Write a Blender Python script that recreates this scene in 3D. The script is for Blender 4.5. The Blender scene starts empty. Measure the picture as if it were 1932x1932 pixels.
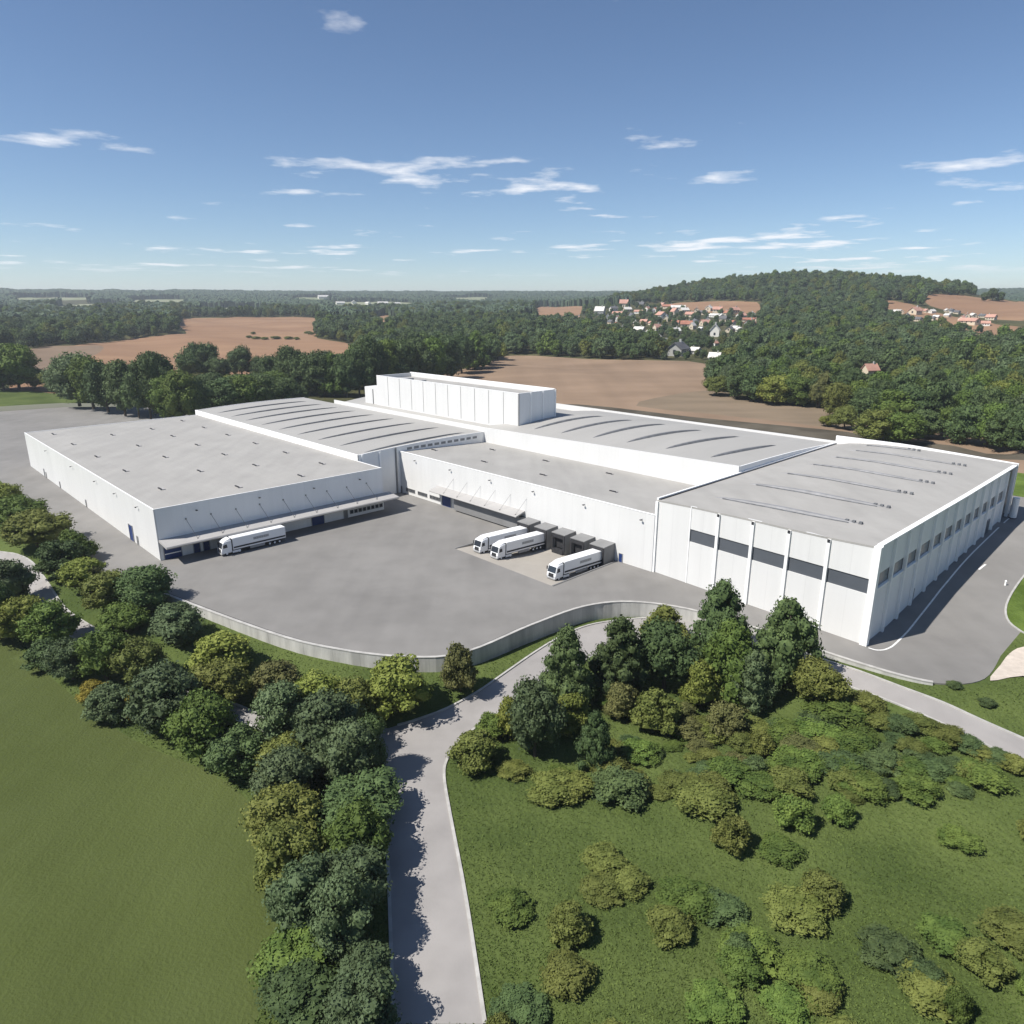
import bpy, bmesh, math, random
import numpy as np
from mathutils import Vector, Matrix, noise
from mathutils.geometry import delaunay_2d_cdt

# ------------------------------------------------------------------ camera, sky, sun, exposure
sc = bpy.context.scene
C = sc.collection
cam_d = bpy.data.cameras.new("camera"); cam = bpy.data.objects.new("camera", cam_d); C.objects.link(cam)
cam.location = (0, 0, 50)
cam.rotation_euler = (math.radians(90 - 16.51), 0, 0)
cam_d.sensor_width = 36; cam_d.lens = 36 * 1336 / 1932
cam_d.clip_start = 1; cam_d.clip_end = 30000
sc.camera = cam

SUN = Vector((-.575, -.235, .785)).normalized()
w = bpy.data.worlds.new("World"); sc.world = w; w.use_nodes = True
nt = w.node_tree; N = nt.nodes; L = nt.links
N.clear()
out = N.new("ShaderNodeOutputWorld"); bg = N.new("ShaderNodeBackground")
sky = N.new("ShaderNodeTexSky"); sky.sky_type = 'NISHITA'; sky.sun_disc = False
sky.sun_elevation = math.asin(SUN.z); sky.sun_rotation = math.atan2(SUN.x, SUN.y)
sky.altitude = 600; sky.air_density = 0.85; sky.dust_density = 0.0; sky.ozone_density = 4.0
bg.inputs[1].default_value = .072
tc = N.new("ShaderNodeTexCoord"); sep = N.new("ShaderNodeSeparateXYZ"); L.new(tc.outputs['Generated'], sep.inputs[0])
def wmath(op, a, b=None, clamp=False):
    n = N.new("ShaderNodeMath"); n.operation = op; n.use_clamp = clamp
    for i, v in enumerate((a, b)):
        if v is None: continue
        if isinstance(v, (int, float)): n.inputs[i].default_value = v
        else: L.new(v, n.inputs[i])
    return n.outputs[0]
den = wmath('ADD', wmath('MAXIMUM', sep.outputs['Z'], 0.0), .035)
cx = wmath('DIVIDE', sep.outputs['X'], den); cy = wmath('DIVIDE', sep.outputs['Y'], den)
comb = N.new("ShaderNodeCombineXYZ"); L.new(cx, comb.inputs[0]); L.new(cy, comb.inputs[1]); comb.inputs[2].default_value = 3.7
def wnoise(scale, detail, rough, off):
    m = N.new("ShaderNodeVectorMath"); m.operation = 'ADD'; L.new(comb.outputs[0], m.inputs[0]); m.inputs[1].default_value = off
    n = N.new("ShaderNodeTexNoise"); n.inputs['Scale'].default_value = scale; n.inputs['Detail'].default_value = detail
    n.inputs['Roughness'].default_value = rough; L.new(m.outputs[0], n.inputs['Vector']); return n.outputs['Fac']
n1 = wnoise(1.35, 7, .55, (4.1, 2.2, 0)); n2 = wnoise(.3, 3, .5, (7, 3, 9))
cl = wmath('ADD', n1, wmath('MULTIPLY', wmath('SUBTRACT', n2, .5), .7))
low = wmath('SUBTRACT', 1.0, wmath('MULTIPLY', sep.outputs['Z'], 9.0, True))
cl = wmath('ADD', cl, wmath('MULTIPLY', low, .125))
cl = wmath('MULTIPLY', wmath('SUBTRACT', cl, .62), 7.0, True)
cl = wmath('MULTIPLY', cl, wmath('MULTIPLY', wmath('SUBTRACT', sep.outputs['Z'], .030), 60, True))
cl = wmath('MULTIPLY', cl, .85)
mix = N.new("ShaderNodeMix"); mix.data_type = 'RGBA'
L.new(cl, mix.inputs['Factor']); L.new(sky.outputs[0], mix.inputs['A']); mix.inputs['B'].default_value = (9.5, 9.6, 9.9, 1)
L.new(mix.outputs['Result'], bg.inputs[0]); L.new(bg.outputs[0], out.inputs[0])

sd = bpy.data.lights.new("sun", 'SUN'); sun = bpy.data.objects.new("sun", sd); C.objects.link(sun)
sd.energy = 4.3; sd.angle = math.radians(.55); sd.color = (1, .955, .885)
sun.rotation_euler = SUN.to_track_quat('Z', 'Y').to_euler()
sun.location = (-300, -50, 400)
sc.view_settings.view_transform = 'Standard'; sc.view_settings.look = 'None'
sc.view_settings.exposure = 0.66; sc.view_settings.gamma = 1
sc.render.engine = 'CYCLES'; sc.cycles.max_bounces = 6; sc.cycles.diffuse_bounces = 4
sc.cycles.use_denoising = True

random.seed(7); rng = np.random.default_rng(7)

# ------------------------------------------------------------------ helpers
def tag(o, label=None, cat=None, group=None, kind=None):
    if label: o['label'] = label
    if cat: o['category'] = cat
    if group: o['group'] = group
    if kind: o['kind'] = kind
    return o
def empty(name, loc=(0, 0, 0), rz=0, parent=None):
    o = bpy.data.objects.new(name, None); C.objects.link(o); o.location = loc; o.rotation_euler = (0, 0, rz)
    o.empty_display_size = .5
    if parent: o.parent = parent
    return o
def link(name, me, parent=None, mat=None):
    o = bpy.data.objects.new(name, me); C.objects.link(o)
    if parent: o.parent = parent
    if mat is not None and not me.materials: me.materials.append(mat)
    return o
class MB:
    def __init__(s): s.v = []; s.f = []; s.m = []; s.smooth = False
    def add(s, vs, fs, mi=0):
        b = len(s.v); s.v += [tuple(map(float, q)) for q in vs]; s.f += [tuple(b + i for i in f) for f in fs]; s.m += [mi] * len(fs); return s
    def box(s, x0, x1, y0, y1, z0, z1, mi=0):
        return s.hexa([(x0, y0), (x1, y0), (x1, y1), (x0, y1)], [z0] * 4, [z1] * 4, mi)
    def hexa(s, p, zb, zt, mi=0):
        n = len(p)
        if not hasattr(zb, '__len__'): zb = [zb] * n
        if not hasattr(zt, '__len__'): zt = [zt] * n
        vs = [(p[i][0], p[i][1], zb[i]) for i in range(n)] + [(p[i][0], p[i][1], zt[i]) for i in range(n)]
        fs = [tuple(range(n - 1, -1, -1)), tuple(range(n, 2 * n))] + [(i, (i + 1) % n, n + (i + 1) % n, n + i) for i in range(n)]
        return s.add(vs, fs, mi)
    def tube(s, a, b, r0, r1=None, n=8, mi=0):
        r1 = r0 if r1 is None else r1
        a = Vector(a); b = Vector(b); d = (b - a).normalized(); q = d.to_track_quat('Z', 'Y')
        vs = []
        for c, r in ((a, r0), (b, r1)):
            for i in range(n):
                t = 2 * math.pi * i / n; vs.append(c + q @ Vector((r * math.cos(t), r * math.sin(t), 0)))
        return s.add(vs, [(i, (i + 1) % n, n + (i + 1) % n, n + i) for i in range(n)] + [tuple(range(n - 1, -1, -1)), tuple(range(n, 2 * n))], mi)
    def prism_x(s, prof, x0, x1, mi=0):
        """profile in (y,z) pushed along x"""
        n = len(prof); vs = [(x0, y, z) for y, z in prof] + [(x1, y, z) for y, z in prof]
        return s.add(vs, [tuple(range(n - 1, -1, -1)), tuple(range(n, 2 * n))] + [(i, (i + 1) % n, n + (i + 1) % n, n + i) for i in range(n)], mi)
    def prism_y(s, prof, y0, y1, mi=0):
        n = len(prof); vs = [(x, y0, z) for x, z in prof] + [(x, y1, z) for x, z in prof]
        return s.add(vs, [tuple(range(n)), tuple(range(2 * n - 1, n - 1, -1))] + [((i + 1) % n, i, n + i, n + (i + 1) % n) for i in range(n)], mi)
    def mesh(s, name, mats, bevel=0):
        me = bpy.data.meshes.new(name); me.from_pydata(s.v, [], s.f)
        for m in (mats if isinstance(mats, (list, tuple)) else [mats]): me.materials.append(m)
        for p, k in zip(me.polygons, s.m): p.material_index = k
        bm = bmesh.new(); bm.from_mesh(me)
        if bevel:
            es = [e for e in bm.edges if len(e.link_faces) == 2 and e.calc_face_angle(0) > .6]
            bmesh.ops.bevel(bm, geom=es, offset=bevel, segments=2, affect='EDGES', clamp_overlap=True)
        bmesh.ops.recalc_face_normals(bm, faces=bm.faces); bm.to_mesh(me); bm.free()
        if s.smooth: me.polygons.foreach_set('use_smooth', [True] * len(me.polygons))
        me.update(); return me
    def build(s, name, mats, parent=None, bevel=0):
        return link(name, s.mesh(name, mats, bevel), parent)

def np_mesh(name, V, Fc, mats, smooth=False, midx=None):
    """V (n,3), Fc (m,k) int"""
    me = bpy.data.meshes.new(name); V = np.asarray(V, np.float32); Fc = np.asarray(Fc, np.int32)
    k = Fc.shape[1]
    me.vertices.add(len(V)); me.vertices.foreach_set('co', V.ravel())
    me.loops.add(Fc.size); me.loops.foreach_set('vertex_index', Fc.ravel())
    me.polygons.add(len(Fc)); me.polygons.foreach_set('loop_start', np.arange(0, Fc.size, k, dtype=np.int32))
    if midx is not None: me.polygons.foreach_set('material_index', np.asarray(midx, np.int32))
    for m in (mats if isinstance(mats, (list, tuple)) else [mats]): me.materials.append(m)
    me.update(calc_edges=True); me.validate()
    me.polygons.foreach_set('use_smooth', np.full(len(me.polygons), smooth)); return me

# ------------------------------------------------------------------ materials
def mat(name, col, rough=.8, metal=0, var=.0, scale=1.0, col2=None, detail=4, bump=0, bscale=None, spec=.3, coords='Object', stretch=None, objvar=0, huevar=0, transl=0, contrast=(.35, .65)):
    m = bpy.data.materials.new(name); m.use_nodes = True; t = m.node_tree; n = t.nodes; l = t.links
    p = n['Principled BSDF']; p.inputs['Roughness'].default_value = rough; p.inputs['Metallic'].default_value = metal
    p.inputs['Specular IOR Level'].default_value = spec
    c4 = (*col, 1); p.inputs['Base Color'].default_value = c4
    cur = None
    if var or col2 or bump:
        g = n.new('ShaderNodeNewGeometry') if coords == 'World' else n.new('ShaderNodeTexCoord')
        vec = g.outputs['Position'] if coords == 'World' else g.outputs['Object']
        if stretch:
            mp = n.new('ShaderNodeMapping'); l.new(vec, mp.inputs[0]); mp.inputs['Scale'].default_value = stretch; vec = mp.outputs[0]
        ns = n.new('ShaderNodeTexNoise'); ns.inputs['Scale'].default_value = scale; ns.inputs['Detail'].default_value = detail; ns.inputs['Roughness'].default_value = .6
        l.new(vec, ns.inputs['Vector'])
        r = n.new('ShaderNodeValToRGB'); r.color_ramp.elements[0].position = contrast[0]; r.color_ramp.elements[1].position = contrast[1]
        a = tuple(c * (1 - var) for c in col); b = col2 if col2 else tuple(min(1, c * (1 + var)) for c in col)
        r.color_ramp.elements[0].color = (*a, 1); r.color_ramp.elements[1].color = (*b, 1)
        l.new(ns.outputs['Fac'], r.inputs[0]); cur = r.outputs[0]
        if bump:
            b2 = n.new('ShaderNodeTexNoise'); b2.inputs['Scale'].default_value = bscale or scale * 6; b2.inputs['Detail'].default_value = 5
            l.new(vec, b2.inputs['Vector']); bb = n.new('ShaderNodeBump'); bb.inputs['Strength'].default_value = 1; bb.inputs['Distance'].default_value = bump
            l.new(b2.outputs['Fac'], bb.inputs['Height']); l.new(bb.outputs[0], p.inputs['Normal'])
    if objvar or huevar:
        oi = n.new('ShaderNodeObjectInfo'); h = n.new('ShaderNodeHueSaturation')
        mr = n.new('ShaderNodeMapRange'); l.new(oi.outputs['Random'], mr.inputs[0]); mr.inputs[3].default_value = 1 - objvar; mr.inputs[4].default_value = 1 + objvar
        l.new(mr.outputs[0], h.inputs['Value'])
        wn = n.new('ShaderNodeTexWhiteNoise'); wn.noise_dimensions = '1D'; l.new(oi.outputs['Random'], wn.inputs['W'])
        m2 = n.new('ShaderNodeMapRange'); l.new(wn.outputs['Value'], m2.inputs[0]); m2.inputs[3].default_value = .5 - huevar; m2.inputs[4].default_value = .5 + huevar
        l.new(m2.outputs[0], h.inputs['Hue'])
        if cur is not None: l.new(cur, h.inputs['Color'])
        else: h.inputs['Color'].default_value = c4
        cur = h.outputs[0]
    if cur is not None: l.new(cur, p.inputs['Base Color'])
    if transl:
        tr = n.new('ShaderNodeBsdfTranslucent'); mx = n.new('ShaderNodeMixShader'); mx.inputs[0].default_value = transl
        if cur is not None: l.new(cur, tr.inputs[0])
        else: tr.inputs[0].default_value = c4
        l.new(p.outputs[0], mx.inputs[1]); l.new(tr.outputs[0], mx.inputs[2]); l.new(mx.outputs[0], n['Material Output'].inputs[0])
    return m

def layer(m, kind, amt=.1, a=1., c=1.):
    """multiply the base colour by seams, run-off streaks or drive streaks that belong to the surface"""
    t = m.node_tree; n = t.nodes; l = t.links; p = n['Principled BSDF']; src = p.inputs['Base Color']
    geo = n.new('ShaderNodeTexCoord') if kind in ('roofseam', 'joint', 'streak') else n.new('ShaderNodeNewGeometry')
    vec = geo.outputs['Object'] if kind in ('roofseam', 'joint', 'streak') else geo.outputs['Position']
    if kind in ('joint', 'streak'):
        s = n.new('ShaderNodeSeparateXYZ'); l.new(vec, s.inputs[0]); ad = n.new('ShaderNodeMath'); l.new(s.outputs[0], ad.inputs[0]); l.new(s.outputs[1], ad.inputs[1])
        cb = n.new('ShaderNodeCombineXYZ'); l.new(ad.outputs[0], cb.inputs[0]); l.new(s.outputs[2], cb.inputs[1]); vec = cb.outputs[0]
    if kind in ('roofseam', 'joint'):
        br = n.new('ShaderNodeTexBrick'); l.new(vec, br.inputs['Vector']); br.offset = .5 if kind == 'roofseam' else 0
        br.inputs['Scale'].default_value = 1; br.inputs['Brick Width'].default_value = a; br.inputs['Row Height'].default_value = c; br.inputs['Mortar Size'].default_value = .045; br.inputs['Mortar Smooth'].default_value = .3
        br.inputs['Color1'].default_value = (1, 1, 1, 1); br.inputs['Color2'].default_value = (1 - amt * .25,) * 3 + (1,); br.inputs['Mortar'].default_value = (1 - amt,) * 3 + (1,); fac = br.outputs['Color']
    else:
        mp = n.new('ShaderNodeMapping'); l.new(vec, mp.inputs[0]); mp.inputs['Scale'].default_value = (a, c, a if kind != 'streak' else 0)
        if kind == 'drive': mp.inputs['Rotation'].default_value = (0, 0, math.radians(46))
        ns = n.new('ShaderNodeTexNoise'); ns.inputs['Scale'].default_value = 1; ns.inputs['Detail'].default_value = 6; l.new(mp.outputs[0], ns.inputs['Vector'])
        r = n.new('ShaderNodeValToRGB'); r.color_ramp.elements[0].position = .3; r.color_ramp.elements[1].position = .62
        r.color_ramp.elements[0].color = (1 - amt,) * 3 + (1,); r.color_ramp.elements[1].color = (1, 1, 1, 1); l.new(ns.outputs['Fac'], r.inputs[0]); fac = r.outputs[0]
    mx = n.new('ShaderNodeMix'); mx.data_type = 'RGBA'; mx.blend_type = 'MULTIPLY'; mx.inputs['Factor'].default_value = 1
    if src.links: l.new(src.links[0].from_socket, mx.inputs['A'])
    else: mx.inputs['A'].default_value = src.default_value
    l.new(fac, mx.inputs['B']); l.new(mx.outputs['Result'], src)
M = {}
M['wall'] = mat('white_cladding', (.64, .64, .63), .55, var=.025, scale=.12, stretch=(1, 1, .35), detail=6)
M['wall2'] = mat('white_cladding_shade_lift', (.82, .82, .81), .55, var=.03, scale=.15, stretch=(1, 1, .3), detail=6)  # same white cladding, colour lightened to brighten the walls turned from the sun
M['trim'] = mat('white_trim', (.86, .86, .85), .45)
M['roof'] = mat('roof_membrane', (.34, .33, .312), .8, var=.055, scale=.09, detail=8, bump=.01, bscale=2)
M['roof2'] = mat('arched_roof_membrane', (.34, .332, .316), .75, var=.05, scale=.07, stretch=(1, .25, 1), detail=8)
M['groove'] = mat('grey_skylight', (.15, .155, .165), .75, var=.2, scale=.8, spec=.15)
M['grey'] = mat('grey_sheet', (.2, .2, .2), .6, var=.08, scale=.3)
M['dgrey'] = mat('dark_rubber', (.03, .03, .033), .7, var=.2, scale=2)
M['canopy'] = mat('canopy_sheet', (.36, .35, .34), .6, var=.05, scale=.2)
M['bluepaint'] = mat('blue_paint', (.012, .035, .14), .5, var=.08, scale=1)
M['sideband'] = mat('grey_side_glazing', (.2, .21, .22), .25, var=.1, scale=.3, spec=.5)
M['skylight'] = mat('pale_grp_skylight', (.24, .24, .245), .6, var=.15, scale=.6)
M['band'] = mat('slate_window_band', (.085, .095, .11), .3, var=.06, scale=.3, spec=.5)
M['glass'] = mat('dark_glass', (.025, .03, .038), .12, spec=.6)
M['frame'] = mat('grey_frame', (.3, .3, .3), .5)
M['metal'] = mat('galvanised_metal', (.22, .22, .22), .45, .7)
M['line'] = mat('white_road_paint', (.7, .7, .68), .6, var=.12, scale=1.5)
M['concrete'] = mat('cast_concrete', (.44, .435, .41), .85, var=.28, scale=.5, stretch=(1, 1, .18), detail=9, bump=.02, bscale=3, contrast=(.3, .7))
M['kerb'] = mat('kerb_stone', (.40, .39, .37), .85, var=.15, scale=.8, detail=6)
M['asphalt'] = mat('yard_asphalt', (.222, .214, .203), .88, var=.17, scale=.04, detail=10, bump=.012, bscale=4, stretch=(1, 1, 1), coords='World', contrast=(.25, .75))
M['roadm'] = mat('road_asphalt', (.30, .285, .275), .88, var=.12, scale=.08, detail=10, bump=.01, bscale=4, coords='World', contrast=(.25, .75))
M['apron'] = mat('concrete_apron', (.33, .305, .27), .85, var=.06, scale=.15, detail=8, coords='World')
M['cream'] = mat('pale_gravel', (.5, .44, .38), .9, var=.1, scale=1, coords='World')
M['grass'] = mat('short_grass', (.07, .11, .02), .95, col2=(.13, .185, .04), scale=.14, detail=12, bump=.25, bscale=2.2, coords='World', spec=.1, var=.1)
M['meadow'] = mat('meadow', (.055, .080, .022), .95, col2=(.095, .125, .036), scale=.07, detail=12, bump=.3, bscale=1.6, coords='World', spec=.1, var=.05)
M['lawn'] = mat('field_grass', (.072, .092, .026), .95, col2=(.088, .110, .036), scale=.03, detail=14, bump=.12, bscale=3, coords='World', spec=.1, var=.02)
M['floor'] = mat('woodland_floor', (.035, .04, .016), .95, col2=(.09, .085, .04), scale=.02, detail=10, coords='World', spec=.1)
M['tan'] = mat('tan_stubble', (.235, .142, .088), .95, col2=(.29, .182, .112), scale=.006, detail=12, coords='World', spec=.05, stretch=(1, 2.5, 1))
M['plough'] = mat('brown_ploughland', (.23, .165, .115), .95, col2=(.28, .20, .14), scale=.008, detail=9, coords='World', spec=.05, stretch=(1, 2.8, 1), contrast=(.38, .6))
M['brownlow'] = mat('grey_brown_ploughland', (.165, .13, .092), .95, col2=(.22, .17, .12), scale=.02, detail=9, coords='World', spec=.05, stretch=(1, 2.8, 1))
M['fallow'] = mat('fallow_soil', (.19, .14, .10), .95, var=.1, scale=.02, coords='World', spec=.05)
M['track'] = mat('dark_track', (.085, .075, .058), .95, var=.3, scale=.05, coords='World', spec=.05)
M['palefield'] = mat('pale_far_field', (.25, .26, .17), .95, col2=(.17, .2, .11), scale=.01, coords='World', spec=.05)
M['bark'] = mat('bark', (.10, .08, .06), .95, var=.3, scale=3, stretch=(1, 1, .2))
layer(M['wall'], 'joint', .10, 6.2, 60); layer(M['wall'], 'streak', .035, .9, .06); layer(M['wall2'], 'streak', .035, .9, .06); layer(M['wall2'], 'joint', .08, 5.4, 60)
layer(M['roof'], 'roofseam', .10, 26, 2.1); layer(M['roof'], 'drive', .09, .35, .05); layer(M['roof2'], 'roofseam', .09, 3.1, 22)
layer(M['asphalt'], 'drive', .09, .25, .03); layer(M['asphalt'], 'stain', .10, .03, .03); layer(M['asphalt'], 'stain', .10, .22, .22)
layer(M['roadm'], 'stain', .14, .25, .25); layer(M['lawn'], 'drive', .07, .9, .02); layer(M['lawn'], 'stain', .16, .05, .05)
layer(M['tan'], 'drive', .12, .006, .06); layer(M['plough'], 'drive', .16, .05, .004); layer(M['plough'], 'stain', .14, .012, .02); layer(M['concrete'], 'joint', .2, 3.0, 60)
LEAF = {
 'dark': ((0.045, 0.073, 0.026), (0.099, 0.144, 0.050)), 'blue': ((0.066, 0.094, 0.038), (0.122, 0.171, 0.081)),
 'green': ((0.060, 0.099, 0.020), (0.132, 0.185, 0.039)), 'olive': ((0.085, 0.103, 0.022), (0.169, 0.188, 0.048)),
 'lime': ((0.116, 0.143, 0.024), (0.220, 0.242, 0.055)), 'brown': ((0.070, 0.078, 0.025), (0.138, 0.143, 0.050)), 'yellow': ((0.150, 0.130, 0.017), (0.260, 0.220, 0.033)),
 'far': ((0.027, 0.045, 0.025), (0.062, 0.088, 0.045))}
for k, (a, b) in LEAF.items():
    M[k] = mat('foliage_' + k, a, .75, col2=b, scale=.7 if k != 'far' else .09, detail=6, coords='World', spec=.25, objvar=.22, huevar=.009, transl=.18 if k != 'far' else 0)

# ------------------------------------------------------------------ the lie of the land
F_=1336.;HC=50.;PT=math.atan((966-570)/F_)
def ray(x,y):
    a=(x-966);b=-(y-966)
    return np.array([a, F_*math.cos(PT)+b*math.sin(PT), -F_*math.sin(PT)+b*math.cos(PT)])
def proj(X,Y,Z):
    Z=Z-HC
    fw=Y*math.cos(PT)-Z*math.sin(PT); up=Y*math.sin(PT)+Z*math.cos(PT)
    fw=np.where(fw<1,1e-3,fw)
    return 966+F_*X/fw, 966-F_*up/fw
def G(x,y,z=0.):
    d=ray(x,y);t=(z-HC)/d[2];return d[0]*t,d[1]*t
O=np.array([-70.8516,134.0912]);A=np.array([.69099,-.72287]);B=np.array([.72287,.69099])
def uv(X,Y): return (X-O[0])*A[0]+(Y-O[1])*A[1],(X-O[0])*B[0]+(Y-O[1])*B[1]
def ss(x):
    x=np.clip(x,0,1);return x*x*(3-2*x)
# front edge of the yard in plan, with drop of the ground beyond it
EDGE=[(-900,900,0),(-420,460,0),(-230,285,.0),(-150.4,202.1,.2),(-91.8,138.2,.7),(-69.5,122.3,1.1),(-39.2,102.4,1.7),(-26.0,96.1,1.9),(-14.5,93.6,2.1),(-6.8,95.3,2.3),(2.9,104.3,2.7),(12.2,111.6,2.7),(20.6,113.6,2.6),(30.0,110.5,1.9),(39.9,102.4,1.0),(45.7,96.1,.6),(54.3,88.3,.35),(59.7,86.1,.2),(65.5,87.5,.1),(72,94,0),(80,101,0),(100,104,0),(400,90,0)]
def catmull(P,n=5):
    P=np.array(P,float);out=[]
    for i in range(len(P)-1):
        p0=P[max(i-1,0)];p1=P[i];p2=P[i+1];p3=P[min(i+2,len(P)-1)]
        for k in range(n):
            t=k/n
            out.append(.5*((2*p1)+(-p0+p2)*t+(2*p0-5*p1+4*p2-p3)*t*t+(-p0+3*p1-3*p2+p3)*t**3))
    out.append(P[-1]);return np.array(out)
EC=np.vstack([np.array(EDGE[:3],float),catmull(EDGE[3:20],5),np.array(EDGE[20:],float)])
def edge_d(X,Y):
    """signed distance to the yard front edge (positive on the camera side) and drop there"""
    X=np.atleast_1d(np.asarray(X,float));Y=np.atleast_1d(np.asarray(Y,float))
    best=np.full(X.shape,1e18);sd=np.zeros_like(X);dr=np.zeros_like(X)
    for (x0,y0,a0),(x1,y1,a1) in zip(EC[:-1],EC[1:]):
        dx,dy=x1-x0,y1-y0;L=dx*dx+dy*dy+1e-12
        t=np.clip(((X-x0)*dx+(Y-y0)*dy)/L,0,1)
        px,py=x0+t*dx-X,y0+t*dy-Y;q=px*px+py*py
        cr=dx*(Y-y0)-dy*(X-x0)
        m=q<best
        best=np.where(m,q,best);sd=np.where(m,np.where(cr<0,1.,-1.),sd);dr=np.where(m,a0+t*(a1-a0),dr)
    return np.sqrt(best)*sd,dr
RR=[0,280,450,700,1000,1500,2200,3000,3600,4200,12000];ZZ=[0,0,2.5,8,16,27,40,64,85,88,88]
def ramp(X,Y):
    u,v=uv(X,Y)
    return np.interp(v,[75,80,93,108,125,138],[0,.5,1.6,2.4,3.2,3.9])*ss((u-84)/20)*(1-ss((np.hypot(X,Y)-330)/150))
def hills(X,Y):
    h=58*np.exp(-((X-540)/300.)**2*1.0-((Y-1480)/480.)**2)
    h=h+4*np.exp(-((X-300)/150.)**2-((Y-1500)/300.)**2)
    h=h+12*np.exp(-((X-700)/200.)**2-((Y-1250)/350.)**2)
    return h
def T(X,Y,out=None):
    X=np.atleast_1d(np.asarray(X,float));Y=np.atleast_1d(np.asarray(Y,float))
    R=np.hypot(X,Y)
    z=np.interp(R,RR,ZZ)+ramp(X,Y)+hills(X,Y)
    d,a=edge_d(X,Y)
    o=(d>-.03) if out is None else out
    tot=np.maximum(a,4.2*(1-.55*ss((X-20)/60)))
    f=1-ss((R-250)/200)
    z=z-np.where(o,(a+(tot-a)*ss((d-1.)/15))*f,0)
    # soft natural undulation away from the site
    n=(np.sin(X*.021+1.3)*np.cos(Y*.017-.4)+.6*np.sin(X*.047+Y*.039))*ss((R-330)/400)*2.2
    n=n+np.where(o,.25*np.sin(X*.16+.5*np.sin(Y*.11))*np.cos(Y*.13+1)*ss((d-6)/10),0)
    return z+n
def hit(x,y,rmax=9000):
    d=ray(x,y);d=d/math.hypot(d[0],d[1])
    t=np.concatenate([np.arange(10,400,.5),np.arange(400,rmax,4.)])
    z=HC+d[2]*t;g=T(d[0]*t,d[1]*t)
    w=np.nonzero(z<g)[0]
    if len(w)==0: return None
    i=w[0]
    if i==0:return d[0]*t[0],d[1]*t[0],float(g[0])
    a0=z[i-1]-g[i-1];a1=z[i]-g[i];s=a0/(a0-a1);tt=t[i-1]+s*(t[i]-t[i-1])
    X,Y=d[0]*tt,d[1]*tt
    return float(X),float(Y),float(T(X,Y)[0])

def xy(u, v): return O[0] + A[0] * u + B[0] * v, O[1] + A[1] * u + B[1] * v
SITE_ROT = math.atan2(A[1], A[0])

def inside(poly, X, Y):
    X = np.asarray(X); Y = np.asarray(Y); r = np.zeros(X.shape, bool); n = len(poly)
    for i in range(n):
        x0, y0 = poly[i][:2]; x1, y1 = poly[(i + 1) % n][:2]
        c = ((y0 > Y) != (y1 > Y)) & (X < (x1 - x0) * (Y - y0) / ((y1 - y0) if y1 != y0 else 1e-12) + x0)
        r ^= c
    return r
def hp(lst, smooth=0):
    P = catmull(lst, smooth) if smooth else lst
    return [hit(*q)[:2] for q in P]
def closed(lst, n=3): # smooth closed outline
    L_ = list(lst); P = [L_[-1]] + L_ + L_[:2]; c = catmull(P, n); return [tuple(q) for q in c[n:-n - 1]]

edge2 = [tuple(q[:2]) for q in EC]
yard = [q for q in edge2 if -240 < q[0] < 101] + [(130, 118), (165, 190), xy(150, 166), xy(60, 166), xy(-60, 150), xy(-118, 112)] \
     + [G(*q) for q in ((392, 802), (385, 790), (275, 767), (120, 768), (0, 776), (-260, 800))]
# the access road: two kerb lines taken round the wall, one loop behind the trees on the right
road_in = [(742, 1932), (735, 1700), (728, 1540), (722, 1465), (716, 1410), (726, 1378), (780, 1360), (840, 1338), (900, 1306), (955, 1268), (1010, 1230), (1060, 1200), (1110, 1180), (1170, 1170), (1240, 1165), (1310, 1166), (1380, 1180), (1450, 1203), (1535, 1238), (1620, 1266), (1700, 1296), (1780, 1326), (1850, 1358), (1932, 1394), (2050, 1446)]
road_out = [(2050, 1500), (1932, 1442), (1850, 1400), (1760, 1357), (1660, 1316), (1560, 1282), (1470, 1254), (1380, 1226), (1300, 1208), (1235, 1204), (1180, 1212), (1130, 1232), (1080, 1262), (1020, 1300), (960, 1334), (905, 1368), (868, 1398), (845, 1430), (838, 1465), (850, 1540), (880, 1700), (915, 1932)]
road_in_w = hp(road_in, 4); road_out_w = hp(road_out, 4)
path_r = [(-60, 1030), (0, 1041), (32, 1046), (62, 1062), (92, 1102), (128, 1152), (190, 1192), (260, 1235), (330, 1277), (400, 1312), (455, 1333), (500, 1352), (570, 1362), (650, 1368), (735, 1374)]
path_l = [(735, 1432), (650, 1424), (560, 1404), (480, 1372), (410, 1346), (330, 1312), (250, 1268), (170, 1222), (110, 1185), (70, 1140), (40, 1096), (8, 1082), (-60, 1070)]
path_r_w = hp(path_r, 3); path_l_w = hp(path_l, 3)
apron_uv = [(35.6, 47.6), (63.4, 47.4), (63.4, 66.4), (35.6, 66.4)]
apron = [xy(*q) for q in apron_uv]
def z_yard(X, Y): return ramp(X, Y)
def z_apron(X, Y):
    u_, v_ = uv(X, Y); return -1.0 * ss((v_ - 47.6) / 13.0) * 1.0
def z_T(X, Y): return T(X, Y, out=edge_d(X, Y)[0] > -.03)
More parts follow.
